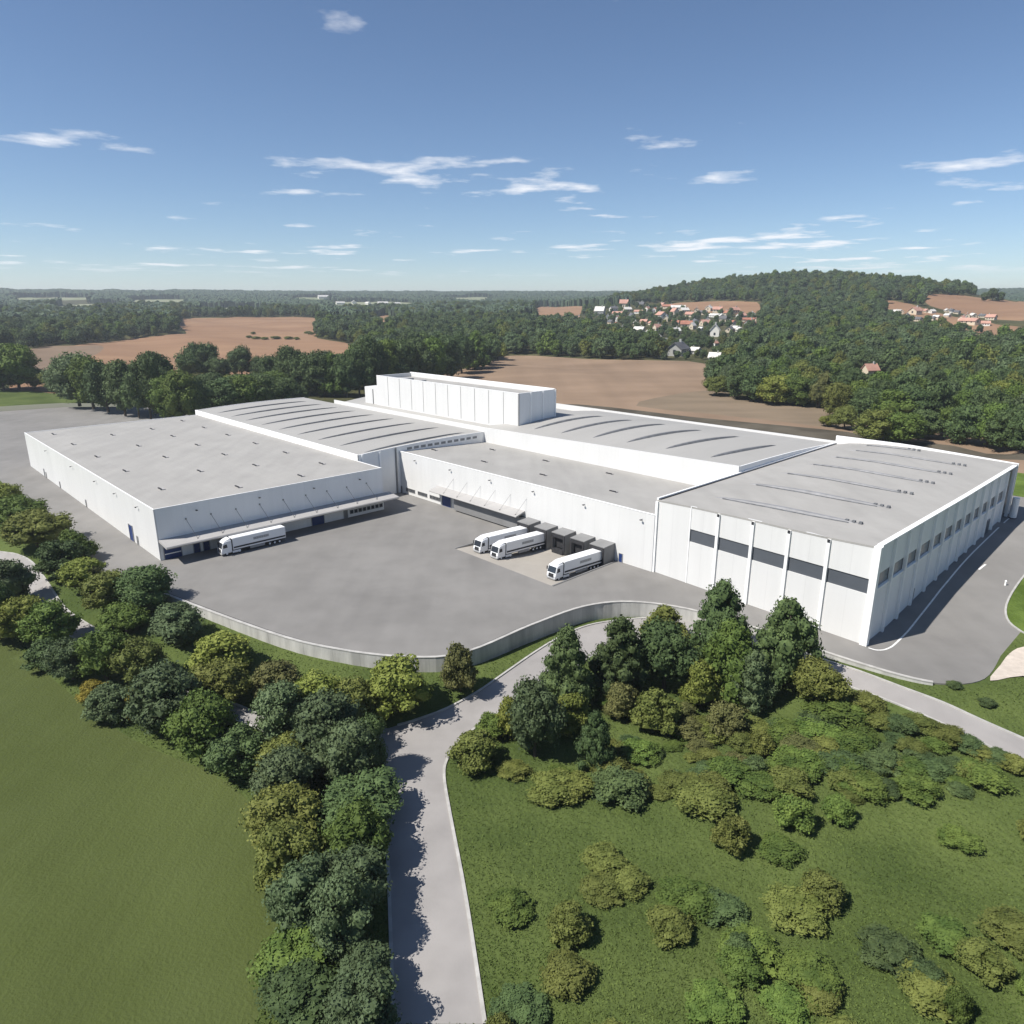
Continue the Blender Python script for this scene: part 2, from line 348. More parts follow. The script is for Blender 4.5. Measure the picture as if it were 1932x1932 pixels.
PXF = {  # field outlines in the view, laid on the terrain
 'track': [(1050, 762), (1150, 768), (1300, 786), (1480, 803), (1600, 815), (1660, 826), (1932, 856), (1932, 868), (1700, 848), (1560, 840), (1300, 812), (1050, 778)],
 'low': [(1340, 736), (1400, 748), (1440, 757), (1560, 772), (1660, 794), (1640, 815), (1480, 796), (1330, 780), (1200, 766), (1240, 750)],
 'fallow': [(20, 720), (45, 660), (140, 653), (192, 652), (188, 665), (140, 690), (120, 720)],
 'tan_left': [(20, 720), (45, 660), (140, 652), (240, 640), (333, 630), (352, 628), (332, 603), (420, 600), (596, 600), (600, 618), (598, 638), (650, 646), (672, 660), (668, 690), (600, 715), (400, 745), (60, 740)],
 'tan_edge': [(-60, 600), (0, 597), (20, 598), (0, 616), (-60, 630)],
 'brown_main': [(780, 745), (820, 715), (870, 697), (915, 688), (942, 673), (1010, 671), (1120, 678), (1240, 680), (1340, 688), (1335, 735), (1440, 757), (1560, 772), (1660, 792), (1760, 800), (1900, 830), (2100, 870), (2100, 915), (1700, 880), (1300, 850), (900, 830)],
 'tan_mid': [(1013, 580), (1060, 579), (1100, 578), (1095, 592), (1075, 606), (1013, 609)],
 'tan_hill': [(1255, 575), (1330, 569), (1428, 570), (1432, 590), (1330, 590)],
 'tan_crest': [(1745, 556), (1810, 556), (1880, 567), (1960, 572), (1960, 602), (1880, 603), (1800, 588), (1755, 577)],
 'tan_mid_right': [(1662, 566), (1720, 574), (1770, 590), (1880, 612), (1960, 622), (1960, 650), (1870, 634), (1760, 602), (1690, 592)],
 'tan_low_right': [(1800, 638), (1860, 630), (1960, 640), (1960, 650), (1880, 648)],
 'tan_small': [(705, 598), (750, 597), (748, 612), (722, 624)],
 'grey_far': [(100, 580), (150, 574), (225, 573), (222, 582), (120, 588)], 'pale_far_e': [(820, 563), (930, 562), (900, 567)], 'pale_far_f': [(30, 562), (180, 561), (150, 566), (40, 567)], 'pale_far_g': [(250, 566), (350, 565), (340, 571), (260, 572)],
 'pale_far_a': [(375, 582), (480, 581), (500, 588), (400, 590)],
 'pale_far_b': [(628, 571), (772, 571), (780, 578), (640, 580)],
 'pale_far_c': [(520, 562), (640, 561), (600, 566)],
 'pale_far_d': [(1190, 566), (1230, 565), (1210, 568)],
}
FM = {'low': 'brownlow', 'track': 'track', 'fallow': 'fallow', 'brown_main': 'plough'}
for k in PXF:
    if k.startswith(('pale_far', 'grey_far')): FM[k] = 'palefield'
def hpf(l):
    r = []
    for q in l:
        h = hit(*q)
        if h: r.append(h[:2])
    return r
fields = {k: hpf(closed(v, 2)) for k, v in PXF.items()}
lawn_left = hpf(closed([(-300, 1130), (-120, 1120), (0, 1180), (40, 1230), (110, 1290), (180, 1345), (250, 1395), (330, 1430), (430, 1475), (500, 1560), (520, 1700), (480, 1932), (0, 1960), (-400, 1960), (-500, 1400)], 2))
green_a = hpf([(-200, 730), (-20, 735), (60, 738), (130, 745), (200, 755), (262, 763), (272, 767), (120, 770), (0, 778), (-200, 795)])
green_b = [xy(112, 166.5), xy(150, 166.5), xy(152, 192), xy(70, 200), xy(60, 170)]
island = [G(*q) for q in closed([(1990, 1085), (1940, 1100), (1912, 1128), (1895, 1158), (1897, 1180), (1915, 1196), (1950, 1212), (2010, 1215)], 3)]
cream = [G(*q) for q in closed([(1868, 1284), (1888, 1254), (1903, 1236), (1930, 1226), (1990, 1232), (2000, 1290), (1930, 1275)], 3)]
cream2 = [xy(116, 150), xy(140, 150), xy(140, 163), xy(114, 163)]
REG = [('retained_island', island, 'grass', lambda X, Y: z_yard(X, Y), 'grass'),
       ('gravel_corner', cream, 'cream', z_yard, 'gravel'), ('gravel_pad', cream2, 'cream', z_yard, 'gravel'),
       ('apron', apron, 'apron', z_apron, 'apron'), ('yard', yard, 'asphalt', z_yard, 'yard'),
       ('road', road_in_w + road_out_w, 'roadm', z_T, 'road'), ('path', path_r_w + path_l_w, 'roadm', z_T, 'path'),
       ('lawn_left', lawn_left, 'lawn', z_T, 'field'), ('green_a', green_a, 'meadow', z_T, 'grass'), ('green_b', green_b, 'grass', z_T, 'grass')]
for k, v in fields.items(): REG.append((k, v, FM.get(k, 'tan'), z_T, 'field'))
# grid of survey points
pts = []
th = np.radians(np.arange(-66, 66.1, 1.1)); rr = np.concatenate([np.arange(4, 40, 6), np.geomspace(40, 400, 70), np.geomspace(410, 2600, 70), np.geomspace(2700, 12000, 22)])
for r_ in rr:
    o_ = (rng.random(len(th)) - .5) * np.radians(.2)
    for t_ in th + o_: pts.append((r_ * math.sin(t_), r_ * math.cos(t_)))
for q in ((-3000, -200), (3000, -200), (-200, -60), (200, -60), (0, -60), (-9000, 0), (9000, 0)): pts.append(q)
vs = [Vector(q) for q in pts]; es = []
for nm, poly, *_ in REG:
    # drop doubled points and cut long sides
    P = []
    for i, q in enumerate(poly):
        a = np.array(q); b = np.array(poly[(i + 1) % len(poly)]); d = np.linalg.norm(b - a)
        if d < .02: continue
        k = max(1, int(d / max(6., .02 * np.linalg.norm(a))))
        for j in range(k): P.append(a + (b - a) * j / k)
    b0 = len(vs); vs += [Vector((float(q[0]), float(q[1]))) for q in P]
    es += [(b0 + i, b0 + (i + 1) % len(P)) for i in range(len(P))]
ov, oe, of, *_ = delaunay_2d_cdt(vs, es, [], 0, 1e-3)
OV = np.array([(q.x, q.y) for q in ov]); OF = np.array([tuple(f) for f in of if len(f) == 3])
cen = OV[OF].mean(1); cls = np.full(len(OF), -1)
for i, (nm, poly, *_) in enumerate(REG):
    m_ = (cls < 0) & inside(poly, cen[:, 0], cen[:, 1]); cls[m_] = i
def region_mesh(name, m_, zf, material, skirt=False):
    F3 = OF[m_]; ids, inv = np.unique(F3, return_inverse=True); F3 = inv.reshape(-1, 3); V2 = OV[ids]
    z = zf(V2[:, 0], V2[:, 1]); V = np.column_stack([V2, z])
    e1 = V2[F3[:, 1]] - V2[F3[:, 0]]; e2 = V2[F3[:, 2]] - V2[F3[:, 0]]; cr = e1[:, 0] * e2[:, 1] - e1[:, 1] * e2[:, 0]
    F3 = np.where((cr < 0)[:, None], F3[:, ::-1], F3)
    if skirt:
        E = np.concatenate([F3[:, [0, 1]], F3[:, [1, 2]], F3[:, [2, 0]]]); key = {}
        for a, b in E: key[(a, b)] = 1
        bd = [(a, b) for a, b in key if (b, a) not in key]
        n0 = len(V); V = np.vstack([V, V - [0, 0, .7]])
        q = [(b, a, a + n0) for a, b in bd] + [(b, a + n0, b + n0) for a, b in bd]
        F3 = np.vstack([F3, np.array(q)])
    o = link(name, np_mesh(name, V, F3, material, smooth=not skirt)); o['kind'] = 'structure'; return o
far_ = np.hypot(cen[:, 0], cen[:, 1]) > 345
region_mesh('ground', (cls == -1) & ~far_, z_T, M['meadow']); region_mesh('ground', (cls == -1) & far_, z_T, M['floor'])
for i, (nm, poly, mk, zf, on) in enumerate(REG):
    if (cls == i).sum(): region_mesh(on, cls == i, zf, M[mk], skirt=on in ('yard', 'apron'))

def strip(name, line, w_, h_, material, zf, side=0, lift=0, kind='structure', label=None, cat=None, deep=.25, par=None):
    """a low raised strip (kerb, painted line) that follows the land"""
    P = np.array([q[:2] for q in line], float)
    keep = [0] + [i for i in range(1, len(P)) if np.linalg.norm(P[i] - P[i - 1]) > .05]; P = P[keep]
    t = np.gradient(P, axis=0); t /= np.linalg.norm(t, axis=1)[:, None]; nrm = np.column_stack([-t[:, 1], t[:, 0]])
    a = P + nrm * (side - w_ / 2); b = P + nrm * (side + w_ / 2); z = zf(P[:, 0], P[:, 1]) + lift
    m = MB(); n = len(P); V = []
    for i in range(n): V += [(a[i][0], a[i][1], z[i] - deep), (a[i][0], a[i][1], z[i] + h_), (b[i][0], b[i][1], z[i] + h_), (b[i][0], b[i][1], z[i] - deep)]
    Fs = []
    for i in range(n - 1):
        k = 4 * i
        for j in range(3): Fs.append((k + j, k + j + 1, k + j + 5, k + j + 4))
    Fs += [(3, 2, 1, 0), (4 * n - 4, 4 * n - 3, 4 * n - 2, 4 * n - 1)]
    m.add(V, Fs); o = m.build(name, material, par)
    if kind and not par: o['kind'] = kind
    if label: tag(o, label, cat)
    return o
for ln in (road_in_w[22:], road_in_w[:21], road_out_w, path_r_w[:-2], path_l_w[3:]):
    strip('kerb', ln, .32, .13, M['kerb'], z_T)
# retaining wall along the yard's front edge
wl = [q for q in EC if -100 < q[0] < 58]
P = np.array(wl)[:, :2]; t = np.gradient(P, axis=0); t /= np.linalg.norm(t, axis=1)[:, None]; nrm = np.column_stack([t[:, 1], -t[:, 0]])
fi = P + nrm * .02; fo = P + nrm * .42; zb = z_T(fo[:, 0], fo[:, 1]) - .6; zt = .16
m = MB(); V = []; n = len(P)
for i in range(n): V += [(fi[i][0], fi[i][1], -.6 + min(zb[i], 0) * 0 - 3.2), (fi[i][0], fi[i][1], zt), (fo[i][0], fo[i][1], zt), (fo[i][0] + nrm[i][0] * .12, fo[i][1] + nrm[i][1] * .12, min(zb[i], -3.2))]
Fs = []
for i in range(n - 1):
    for j in range(4): Fs.append((4 * i + j, 4 * i + (j + 1) % 4, 4 * i + 4 + (j + 1) % 4, 4 * i + 4 + j))
Fs += [(3, 2, 1, 0), (4 * n - 4, 4 * n - 3, 4 * n - 2, 4 * n - 1)]
m.add(V, Fs)
rw = empty('retaining_wall', (0, 0, 0)); tag(rw, 'curving pale concrete retaining wall holding up the front of the asphalt yard', 'retaining wall')
m.build('wall_face', M['concrete'], rw)
strip('coping', [tuple(q) for q in fi + (fo - fi) * .5], .5, .1, M['kerb'], lambda X, Y: np.zeros(len(X)) + .161, par=rw, deep=0)
strip('drain_channel', [tuple(q) for q in P - nrm * .35], .3, .006, M['dgrey'], z_yard)
# painted lines and kerb on the right-hand service road
def site_line(l, n=4): return [xy(*q) for q in catmull(l, n)]
strip('road_marking', site_line([(113.2, 64.2), (114.4, 64.4), (115.3, 66), (115.5, 70), (114.9, 85), (114.4, 95), (113.6, 115), (113.4, 150)], 6), .28, .006, M['line'], z_yard, deep=.001)
for a, b in (((116.8, 106.5), (117, 110.0)),):
    strip('road_marking', [xy(*a), xy((a[0] + b[0]) / 2, (a[1] + b[1]) / 2), xy(*b)], .35, .006, M['line'], z_yard, deep=.001)
strip('kerb', island + island[:1], .3, .12, M['kerb'], z_yard)
strip('kerb', [xy(35.3, 66.2), xy(35.3, 56), xy(35.3, 47.6)],   .3, .12, M['grey'], lambda X, Y: np.zeros(len(X)), deep=1.3)
strip('kerb', [xy(63.7, 66.2), xy(63.7, 56), xy(63.7, 47.4)],   .3, .12, M['grey'], lambda X, Y: np.zeros(len(X)), deep=1.3)

# ------------------------------------------------------------------ buildings, in the site's own axes (u along the long fronts, v across)
site = lambda name: empty(name, (O[0], O[1], 0), SITE_ROT)
def surf(name, us, vs_, zf, material, parent, thick=.25):
    nu, nv = len(us), len(vs_); V = []
    for u in us:
        for v in vs_: V.append((u, v, zf(u, v)))
    nb = len(V); V += [(x, y, z - thick) for x, y, z in V]
    Fs = []
    for i in range(nu - 1):
        for j in range(nv - 1):
            k = i * nv + j; Fs += [(k, k + nv, k + nv + 1, k + 1), (nb + k, nb + k + 1, nb + k + nv + 1, nb + k + nv)]
    def side(a, b): Fs.append((a, b, nb + b, nb + a))
    for i in range(nu - 1): side(i * nv, (i + 1) * nv); side((i + 1) * nv + nv - 1, i * nv + nv - 1)
    for j in range(nv - 1): side(j + 1, j); side((nu - 1) * nv + j, (nu - 1) * nv + j + 1)
    m = MB(); m.add(V, Fs); return m.build(name, material, parent)
def wallseg(p0, p1, z0, z1, th, material, parent, name='wall', zb=None, zt=None):
    """wall from p0 to p1, thickness to the left of the run"""
    (a, b), (c, d) = p0, p1; L_ = math.hypot(c - a, d - b); nx, ny = -(d - b) / L_ * th, (c - a) / L_ * th
    m = MB(); zt = zt or (z1, z1); m.hexa([(a, b), (c, d), (c + nx, d + ny), (a + nx, b + ny)], z0, [zt[0], zt[1], zt[1], zt[0]])
    return m.build(name, material, parent)
def door(parent, axis, at, a0, a1, z0, z1, out, material, name='door', handle=True, frame=.12):
    """axis 'v': in a wall at v=at facing -v, spanning u a0..a1; axis 'u': wall at u=at facing +u, spanning v"""
    def bx(m, lo, hi, zl, zh, d0, d1):
        if axis == 'v': m.box(lo, hi, at - d1, at - d0, zl, zh)
        else: m.box(at + d0, at + d1, lo, hi, zl, zh)
    m = MB(); bx(m, a0, a1, z0, z1, -.02, out * .5); d = m.build(name, material, parent)
    m = MB(); bx(m, a0 - frame, a0, z0, z1 + frame, -.02, out); bx(m, a1, a1 + frame, z0, z1 + frame, -.02, out); bx(m, a0, a1, z1, z1 + frame, -.02, out)
    m.build('frame', M['frame'], d)
    if handle:
        m = MB(); bx(m, a1 - .2, a1 - .12, z0 + .8, z0 + .95, out * .5, out * .5 + .07); m.build('handle', M['metal'], d)
    return d
def window(parent, axis, at, a0, a1, z0, z1, n=3, out=.1, name='window', gl='glass'):
    def bx(m, lo, hi, zl, zh, d0, d1):
        if axis == 'v': m.box(lo, hi, at - d1, at - d0, zl, zh)
        else: m.box(at + d0, at + d1, lo, hi, zl, zh)
    m = MB(); f = .09
    bx(m, a0, a1, z0, z0 + f, -.02, out); bx(m, a0, a1, z1 - f, z1, -.02, out)
    for i in range(n + 1):
        c = a0 + (a1 - a0 - f) * i / n; bx(m, c, c + f, z0 + f, z1 - f, -.02, out * .9)
    w_ = m.build(name, M['frame'], parent)
    m = MB(); bx(m, a0 + .02, a1 - .02, z0 + .02, z1 - .02, -.02, out * .35); m.build('pane', M[gl], w_); return w_
def lamp_v(parent, u, v, z, axis='v'):
    m = MB()
    if axis == 'v': m.box(u - .05, u + .05, v - .45, v, z, z + .06); m.box(u - .22, u + .22, v - .62, v - .35, z - .12, z + .02)
    else: m.box(v, v + .45, u - .05, u + .05, z, z + .06); m.box(v + .35, v + .62, u - .22, u + .22, z - .12, z + .02)
    m.build('flood_lamp', M['dgrey'], parent)
def vent(parent, u, v, z, w_=.95, d_=.5, rot=0):
    """low rooftop smoke vent: dark louvre in a thin raised curb"""
    m = MB(); m.box(u - w_, u + w_, v - d_, v + d_, z - .05, z + .16)
    o = m.build('roof_vent', M['canopy'], parent)
    m = MB(); m.prism_x([(v - d_ - .03, z + .16), (v - d_ - .03, z + .32), (v - d_ + .28, z + .34), (v - d_ + .28, z + .16)], u - w_ * .98, u + w_ * .98); m.build('louvre', M['dgrey'], o)
def zoff(base): return base

# --- left warehouse
Lb = site('warehouse'); tag(Lb, 'long low white warehouse on the left, flat pale grey roof dotted with small vents', 'warehouse', 'buildings of the factory')
H1 = 10.7
wallseg((-119, 0), (0, 0), -.5, H1, .3, M['wall'], Lb)
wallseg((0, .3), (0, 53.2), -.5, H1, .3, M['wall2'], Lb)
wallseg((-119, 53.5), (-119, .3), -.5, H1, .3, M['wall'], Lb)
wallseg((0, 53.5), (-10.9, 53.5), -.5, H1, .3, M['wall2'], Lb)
m = MB(); m.box(-118.72, -.28, .28, 53.3, H1 - .45, H1 - .06); m.build('roof', M['roof'], Lb)
m = MB()
for b in ((-119.04, .04, -.04, .2), (-119.04, -118.8, .2, 53.4), (-.2, .04, .2, 53.4)): m.box(b[0], b[1], b[2], b[3], H1 + .003, H1 + .07)
m.build('roof_edge', M['trim'], Lb)
for u, v in ((-109.7, 6.2), (-95.6, 19), (-98.5, 31.4), (-108.7, 44.6), (-89.5, 44.6), (-80.6, 31.7), (-71, 44.7), (-86.8, 6.3), (-71.6, 19.2), (-61.3, 31.8), (-51.9, 44.8), (-63.3, 6.4), (-50.3, 19.3), (-42.7, 31.9), (-33.6, 45), (-40.2, 6.7), (-27.5, 19.7), (-24.3, 32.2), (-14.4, 45.2), (-15.9, 6.9), (-6, 19.9), (-6.1, 35)):
    vent(Lb, u, v, H1 - .06)
for u0, u1, z1 in ((-99.5, -98.9, 2.4), (-97.3, -96.8, 1.7), (-80.9, -80.3, 1.8), (-54.2, -53.6, 1.9), (-13.9, -13.2, 1.9)):
    door(Lb, 'v', 0, u0, u1, 0, z1, .12, M['grey'])
door(Lb, 'v', 0, -18.6, -16.2, 0, 3.6, .16, M['bluepaint'], 'gate')
for u in (-40.3, -24.8, -9.8, -62, -90): lamp_v(Lb, u, 0, 9.3)
# doors and windows under the canopy
g = door(Lb, 'u', 0, .9, 4.2, 0, 3.0, .14, M['bluepaint'], 'gate'); m = MB(); m.box(.075, .11, .95, 4.15, 1.0, 1.2); m.build('stripe', M['trim'], g)
door(Lb, 'u', 0, 6.7, 7.9, 0, 1.95, .12, M['bluepaint']); door(Lb, 'u', 0, 8.7, 9.9, 0, 1.95, .12, M['bluepaint'])
door(Lb, 'u', 0, 33.6, 36.7, 0, 2.9, .14, M['bluepaint'], 'gate', handle=False)
door(Lb, 'u', 0, 42.1, 43.0, 0, 1.9, .12, M['grey'])
for i in range(8): window(Lb, 'u', 0, 43.7 + i * 1.2, 44.7 + i * 1.2, .75, 1.75, 1)
for v, z in ((8.1, 9.1), (21.6, 9.2), (34.6, 9.0), (46.8, 9.0)): lamp_v(Lb, v, 0, z, 'u')
cn = None
m = MB(); m.prism_y([(0.0, 4.35), (4.35, 3.85), (4.5, 3.6), (4.35, 3.4), (0.0, 3.9)], .15, 55.2); cn = m.build('canopy', M['canopy'], Lb)
for v in (6.7, 11.8, 17.1, 22.4, 27.9, 33.4, 38.8, 44.1, 49.6):
    m = MB(); m.tube((0, v - .8, 7.6), (3.1, v, 4.02), .045); m.box(2.95, 3.25, v - .12, v + .12, 3.93, 4.07); m.box(-.01, .1, v - .95, v - .65, 7.45, 7.75); m.build('tie_rod', M['metal'], cn)

# --- hall behind it, long arched roof
Hl = site('production_hall'); tag(Hl, 'white hall with gently arched grey roof and long ridge skylights, behind the left warehouse', 'factory hall', 'buildings of the factory')
def z1f(u, v): return float(np.interp(v, [53, 58, 66, 75, 85, 97], [12.0, 12.3, 12.65, 12.9, 13.0, 12.9]))
vsH = list(np.linspace(53.6, 97, 16))
surf('roof', [-120.7, -90, -60, -30, -11.3], vsH, z1f, M['roof2'], Hl)
wallseg((-121, 53.5), (-11, 53.5), 0, 12.25, .3, M['trim'], Hl, 'parapet')
m = MB(); V = [];
prof = [(53.5, -.5)] + [(97, -.5)] + [(v, z1f(0, v) + .12) for v in reversed([53.5] + vsH[1:])]
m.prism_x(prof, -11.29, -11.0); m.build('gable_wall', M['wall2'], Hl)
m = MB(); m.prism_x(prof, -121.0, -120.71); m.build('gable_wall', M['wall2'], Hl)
wallseg((-97.4, 97.02), (-11, 97.02), 10, 14.2, .4, M['wall'], Hl, 'parapet')
for v in (54.6, 59.9):
    m = MB(); m.box(-11, -10.7, v, v + .5, 0, 12.1); m.build('pilaster', M['trim'], Hl)
m = MB(); m.box(-11, -10.75, 65.0, 65.4, 0, 12.6); m.build('downpipe', M['grey'], Hl)
def ridge(parent, zf, p0, p1, w0=.35, w1=.75, hgt=.45, n=14, axis='v'):
    """long low skylight that follows the arched roof, thinner at its far end"""
    V = []; Fs = []
    for i in range(n + 1):
        t = i / n; u = p0[0] + (p1[0] - p0[0]) * t; v = p0[1] + (p1[1] - p0[1]) * t
        e = math.sin(math.pi * min(1, max(0, t))) ** .35 if 0 < t < 1 else .12
        w_ = (w1 + (w0 - w1) * t) * e; h_ = hgt * e; z = zf(u, v) - .03
        if axis == 'v': V += [(u - w_, v, z), (u - w_ * .5, v, z + h_), (u + w_ * .5, v, z + h_), (u + w_, v, z)]
        else: V += [(u, v - w_, z), (u, v - w_ * .5, z + h_), (u, v + w_ * .5, z + h_), (u, v + w_, z)]
    for i in range(n):
        for j in range(3): Fs.append((4 * i + j, 4 * i + j + 1, 4 * i + j + 5, 4 * i + j + 4))
    Fs += [(3, 2, 1, 0), (4 * n, 4 * n + 1, 4 * n + 2, 4 * n + 3)]
    m = MB(); m.add(V, Fs); o = m.build('skylight', M['skylight' if axis == 'u' else 'groove'], parent)
    m = MB()   # dark upstand along the low side and small end boxes
    for i in range(1, n - 1):
        a, b_ = V[4 * i], V[4 * i + 4]
        if axis == 'u': m.hexa([(a[0], a[1] - .16), (b_[0], b_[1] - .16), (b_[0], b_[1]), (a[0], a[1])] if b_[0] > a[0] else [(b_[0], b_[1] - .16), (a[0], a[1] - .16), (a[0], a[1]), (b_[0], b_[1])], a[2] - .05, a[2] + .17)
    if axis == 'u':
        for q in (.4, 1.5, 2.6):
            z = zf(p0[0] - q, p0[1]); m.box(p0[0] - q, p0[0] - q + .5, p0[1] - .3, p0[1] + .3, z, z + .4)
        m.build('upstand', M['groove'], o)
    return o
for u in (-108, -96.5, -85, -73, -61, -49, -37, -25, -12.6): ridge(Hl, z1f, (u, 56.5), (u - 1.5, 92), .28, .62, .42)
# clerestory between the arched roof and the dock roof
for i in range(11): window(Hl, 'u', -11, 69 + i * 2.35, 70.6 + i * 2.35, 11.4, 12.1, 3, .05, gl='sideband')

# --- dock building in the middle
Db = site('dock_building'); tag(Db, 'white loading building in the middle with blue gates and five grey dock shelters', 'dock building', 'buildings of the factory')
def z2f(u, v): return 11.2 - 1.3 * (v - 66.9) / 30
wallseg((-11.5, 66.5), (72, 66.5), -1.4, 11.4, .35, M['wall'], Db)
wallseg((-11.2, 66.86), (-11.2, 67.6), 0, 11.4, .3, M['wall'], Db)
surf('roof', [-10.9, 20, 50, 72], [66.86, 80, 97], z2f, M['roof'], Db)
m = MB(); m.box(-11.55, 72, 66.44, 66.95, 11.403, 11.47); m.build('roof_edge', M['trim'], Db)
for u, v in ((.8, 89.7), (12.9, 75.9), (21.2, 90), (33.3, 76.4), (41.7, 90.8), (54.4, 76.3), (-7.7, 75.8)): vent(Db, u, v, z2f(u, v), .85, .45)
for u in (-3.8, 10.9, 25.7, 40, 54.7, 69.2): lamp_v(Db, u, 66.5, 10.0)
door(Db, 'v', 66.5, -11.2, -10.5, 0, 1.7, .12, M['dgrey'])
for a, b in ((-8.6, -4.6), (-3.3, .8), (1.9, 6.2)): window(Db, 'v', 66.5, a, b, .75, 1.8, 7, .1)
door(Db, 'v', 66.5, 7.2, 10.7, 0, 2.9, .16, M['bluepaint'], 'gate', handle=False)
door(Db, 'v', 66.5, 12, 12.8, 0, 1.9, .12, M['dgrey'])
door(Db, 'v', 66.5, 64.1, 64.9, 0, 1.75, .12, M['bluepaint'])
m = MB(); m.prism_x([(66.5, 4.85), (63.7, 4.12), (63.6, 3.95), (63.7, 3.82), (66.5, 4.5)], 5.4, 37.2); cn = m.build('canopy', M['canopy'], Db)
for u in (10.6, 15.8, 20.8, 26, 31.2, 36.4):
    m = MB(); m.tube((u + 1.3, 66.5, 7.8), (u, 64.3, 4.3), .03); m.box(u - .12, u + .12, 64.15, 64.45, 4.22, 4.36); m.build('tie_rod', M['metal'], cn)
m = MB(); m.box(13.4, 37.3, 65.2, 66.49, .35, 3.5); m.build('canopy_shade_block', M['grey'], Db)  # grey block standing in for the canopy's shade on the front wall
SH = [40.2, 45.4, 50.6, 55.9, 61.1]
for u in SH:
    hw = 1.85; v0, v1 = 63.1, 66.49; z0, zt = -.98, 3.5
    m = MB(); m.hexa([(u - hw, v0), (u - hw + .3, v0), (u - hw + .3, v1), (u - hw, v1)], z0, [zt - .2, zt - .2, zt, zt])
    m.hexa([(u + hw - .3, v0), (u + hw, v0), (u + hw, v1), (u + hw - .3, v1)], z0, [zt - .2, zt - .2, zt, zt])
    m.hexa([(u - hw - .05, v0 - .1), (u + hw + .05, v0 - .1), (u + hw + .05, v1), (u - hw - .05, v1)], [zt - .197, zt - .197, zt + .003, zt + .003], [zt - .05, zt - .05, zt + .15, zt + .15])
    s_ = m.build('dock_shelter', M['grey'], Db)
    m = MB(); m.box(u - hw + .32, u + hw - .32, v0 + .7, v0 + .8, z0 + 1.1, zt - .25); m.build('dock_door', M['dgrey'], s_)
    m = MB(); m.box(u - hw + .02, u - hw + .42, v0 - .16, v0 - .004, z0 + .3, zt - .24); m.box(u + hw - .42, u + hw - .02, v0 - .16, v0 - .004, z0 + .3, zt - .24); m.box(u - hw + .44, u + hw - .44, v0 - .16, v0 - .004, zt - 1.0, zt - .24); m.build('rubber_seal', M['dgrey'], s_)
    m = MB(); m.box(u - hw + .3, u + hw - .3, v0 - .3, v0 + .6, z0 - .05, z0 + .98); m.build('dock_leveller', M['dgrey'], s_)

# --- hall at the back right
Hr = site('production_hall'); tag(Hr, 'white hall with strongly arched grey roof behind the dock building, long blank white front wall', 'factory hall', 'buildings of the factory')
def ztop(u): return 14.2 + 1.9 * (u + 11) / 84.
def z3f(u, v):
    t = (v - 97) / 50.5; a = ztop(u) - .35
    b = 14.3
    return a * (1 - t) + b * t + 1.9 * math.sin(math.pi * t) * (1 - .8 * ss((u - 30) / 42.))
vs3 = list(np.linspace(97.42, 147.3, 18))
surf('roof', list(np.linspace(-97, 71.6, 24)), [v for v in vs3], lambda u, v: z3f(max(u, -11), v) if u > -14 else z3f(-11, v) - 1.2, M['roof2'], Hr)
wallseg((-10.99, 97.02), (71.9, 97.02), 0, 16, .4, M['wall'], Hr, 'wall', zt=(ztop(-11), ztop(71.9)))
wallseg((71.9, 147.8), (-97, 147.8), 0, 14.9, .4, M['wall'], Hr, 'wall')
for a, b in (((4.0, 103), (6.5, 131)), ((14.5, 103), (17.8, 131)), ((25.9, 103), (29.2, 131.5)), ((36.8, 103.5), (41.5, 131)), ((48.6, 103.5), (52.4, 132)), ((61.5, 102.8), (64.3, 129))): ridge(Hr, z3f, a, b, .55, .8, .45)
m = MB(); m.prism_x([(97.45, 10), (147.4, 10)] + [(v, z3f(71.9, v) + .25) for v in reversed([97.45] + vs3[1:])], 71.62, 71.9); m.build('gable_wall', M['wall2'], Hr)
# --- tall block rising between the halls
Tw = site('high_bay_store'); tag(Tw, 'tall narrow white high-bay block rising above the roofs, thin vertical panel joints', 'high-bay building', 'buildings of the factory')
wallseg((-78, 104), (-3.3, 104), 11, 24.3, .5, M['wall'], Tw)
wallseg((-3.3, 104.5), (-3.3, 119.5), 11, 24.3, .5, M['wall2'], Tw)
wallseg((-3.8, 119.5), (-78, 119.5), 11, 24.5, .5, M['wall'], Tw)
wallseg((-78, 119), (-78, 104.5), 11, 24.3, .5, M['wall'], Tw)
m = MB(); m.box(-77.5, -3.8, 104.5, 119, 22.6, 23.0); m.build('roof', M['roof'], Tw)
m = MB(); m.box(-78.04, -3.26, 103.96, 104.4, 24.303, 24.4); m.box(-78.04, -3.26, 119.1, 119.6, 24.503, 24.6); m.box(-3.7, -3.26, 104.4, 119.1, 24.303, 24.4); m.build('roof_edge', M['trim'], Tw)
for u in (-70.9, -63.7, -56.7, -49.9, -43.1, -36.6, -30, -23.2, -16.6, -10):
    m = MB(); m.box(u - .05, u + .05, 103.93, 103.999, 14, 24.2); m.build('panel_joint', M['grey'], Tw)
m = MB(); m.box(-3.6, -3.25, 103.9, 103.998, 14, 24.3); m.build('corner_strip', M['grey'], Tw)
for v in (108.7, 113.9, 119.3):
    m = MB(); m.box(-3.3, -3.0, v, v + .4, 14, 24.3); m.build('pilaster', M['trim'], Tw)
m = MB(); m.box(-70, -66, 108, 112, 23.0, 23.7); m.box(-60, -58.5, 110, 112, 23.0, 23.6); m.build('roof_unit', M['frame'], Tw)
m = MB(); m.hexa([(-87, 104.4), (-78.01, 104.4), (-78.01, 116), (-87, 116)], 11, [19.6, 19.9, 19.9, 19.6]); a_ = m.build('stair_tower', M['wall'], Tw)
m = MB(); m.box(-81.6, -81.3, 104.2, 104.399, 13, 19); m.build('downpipe', M['grey'], a_)

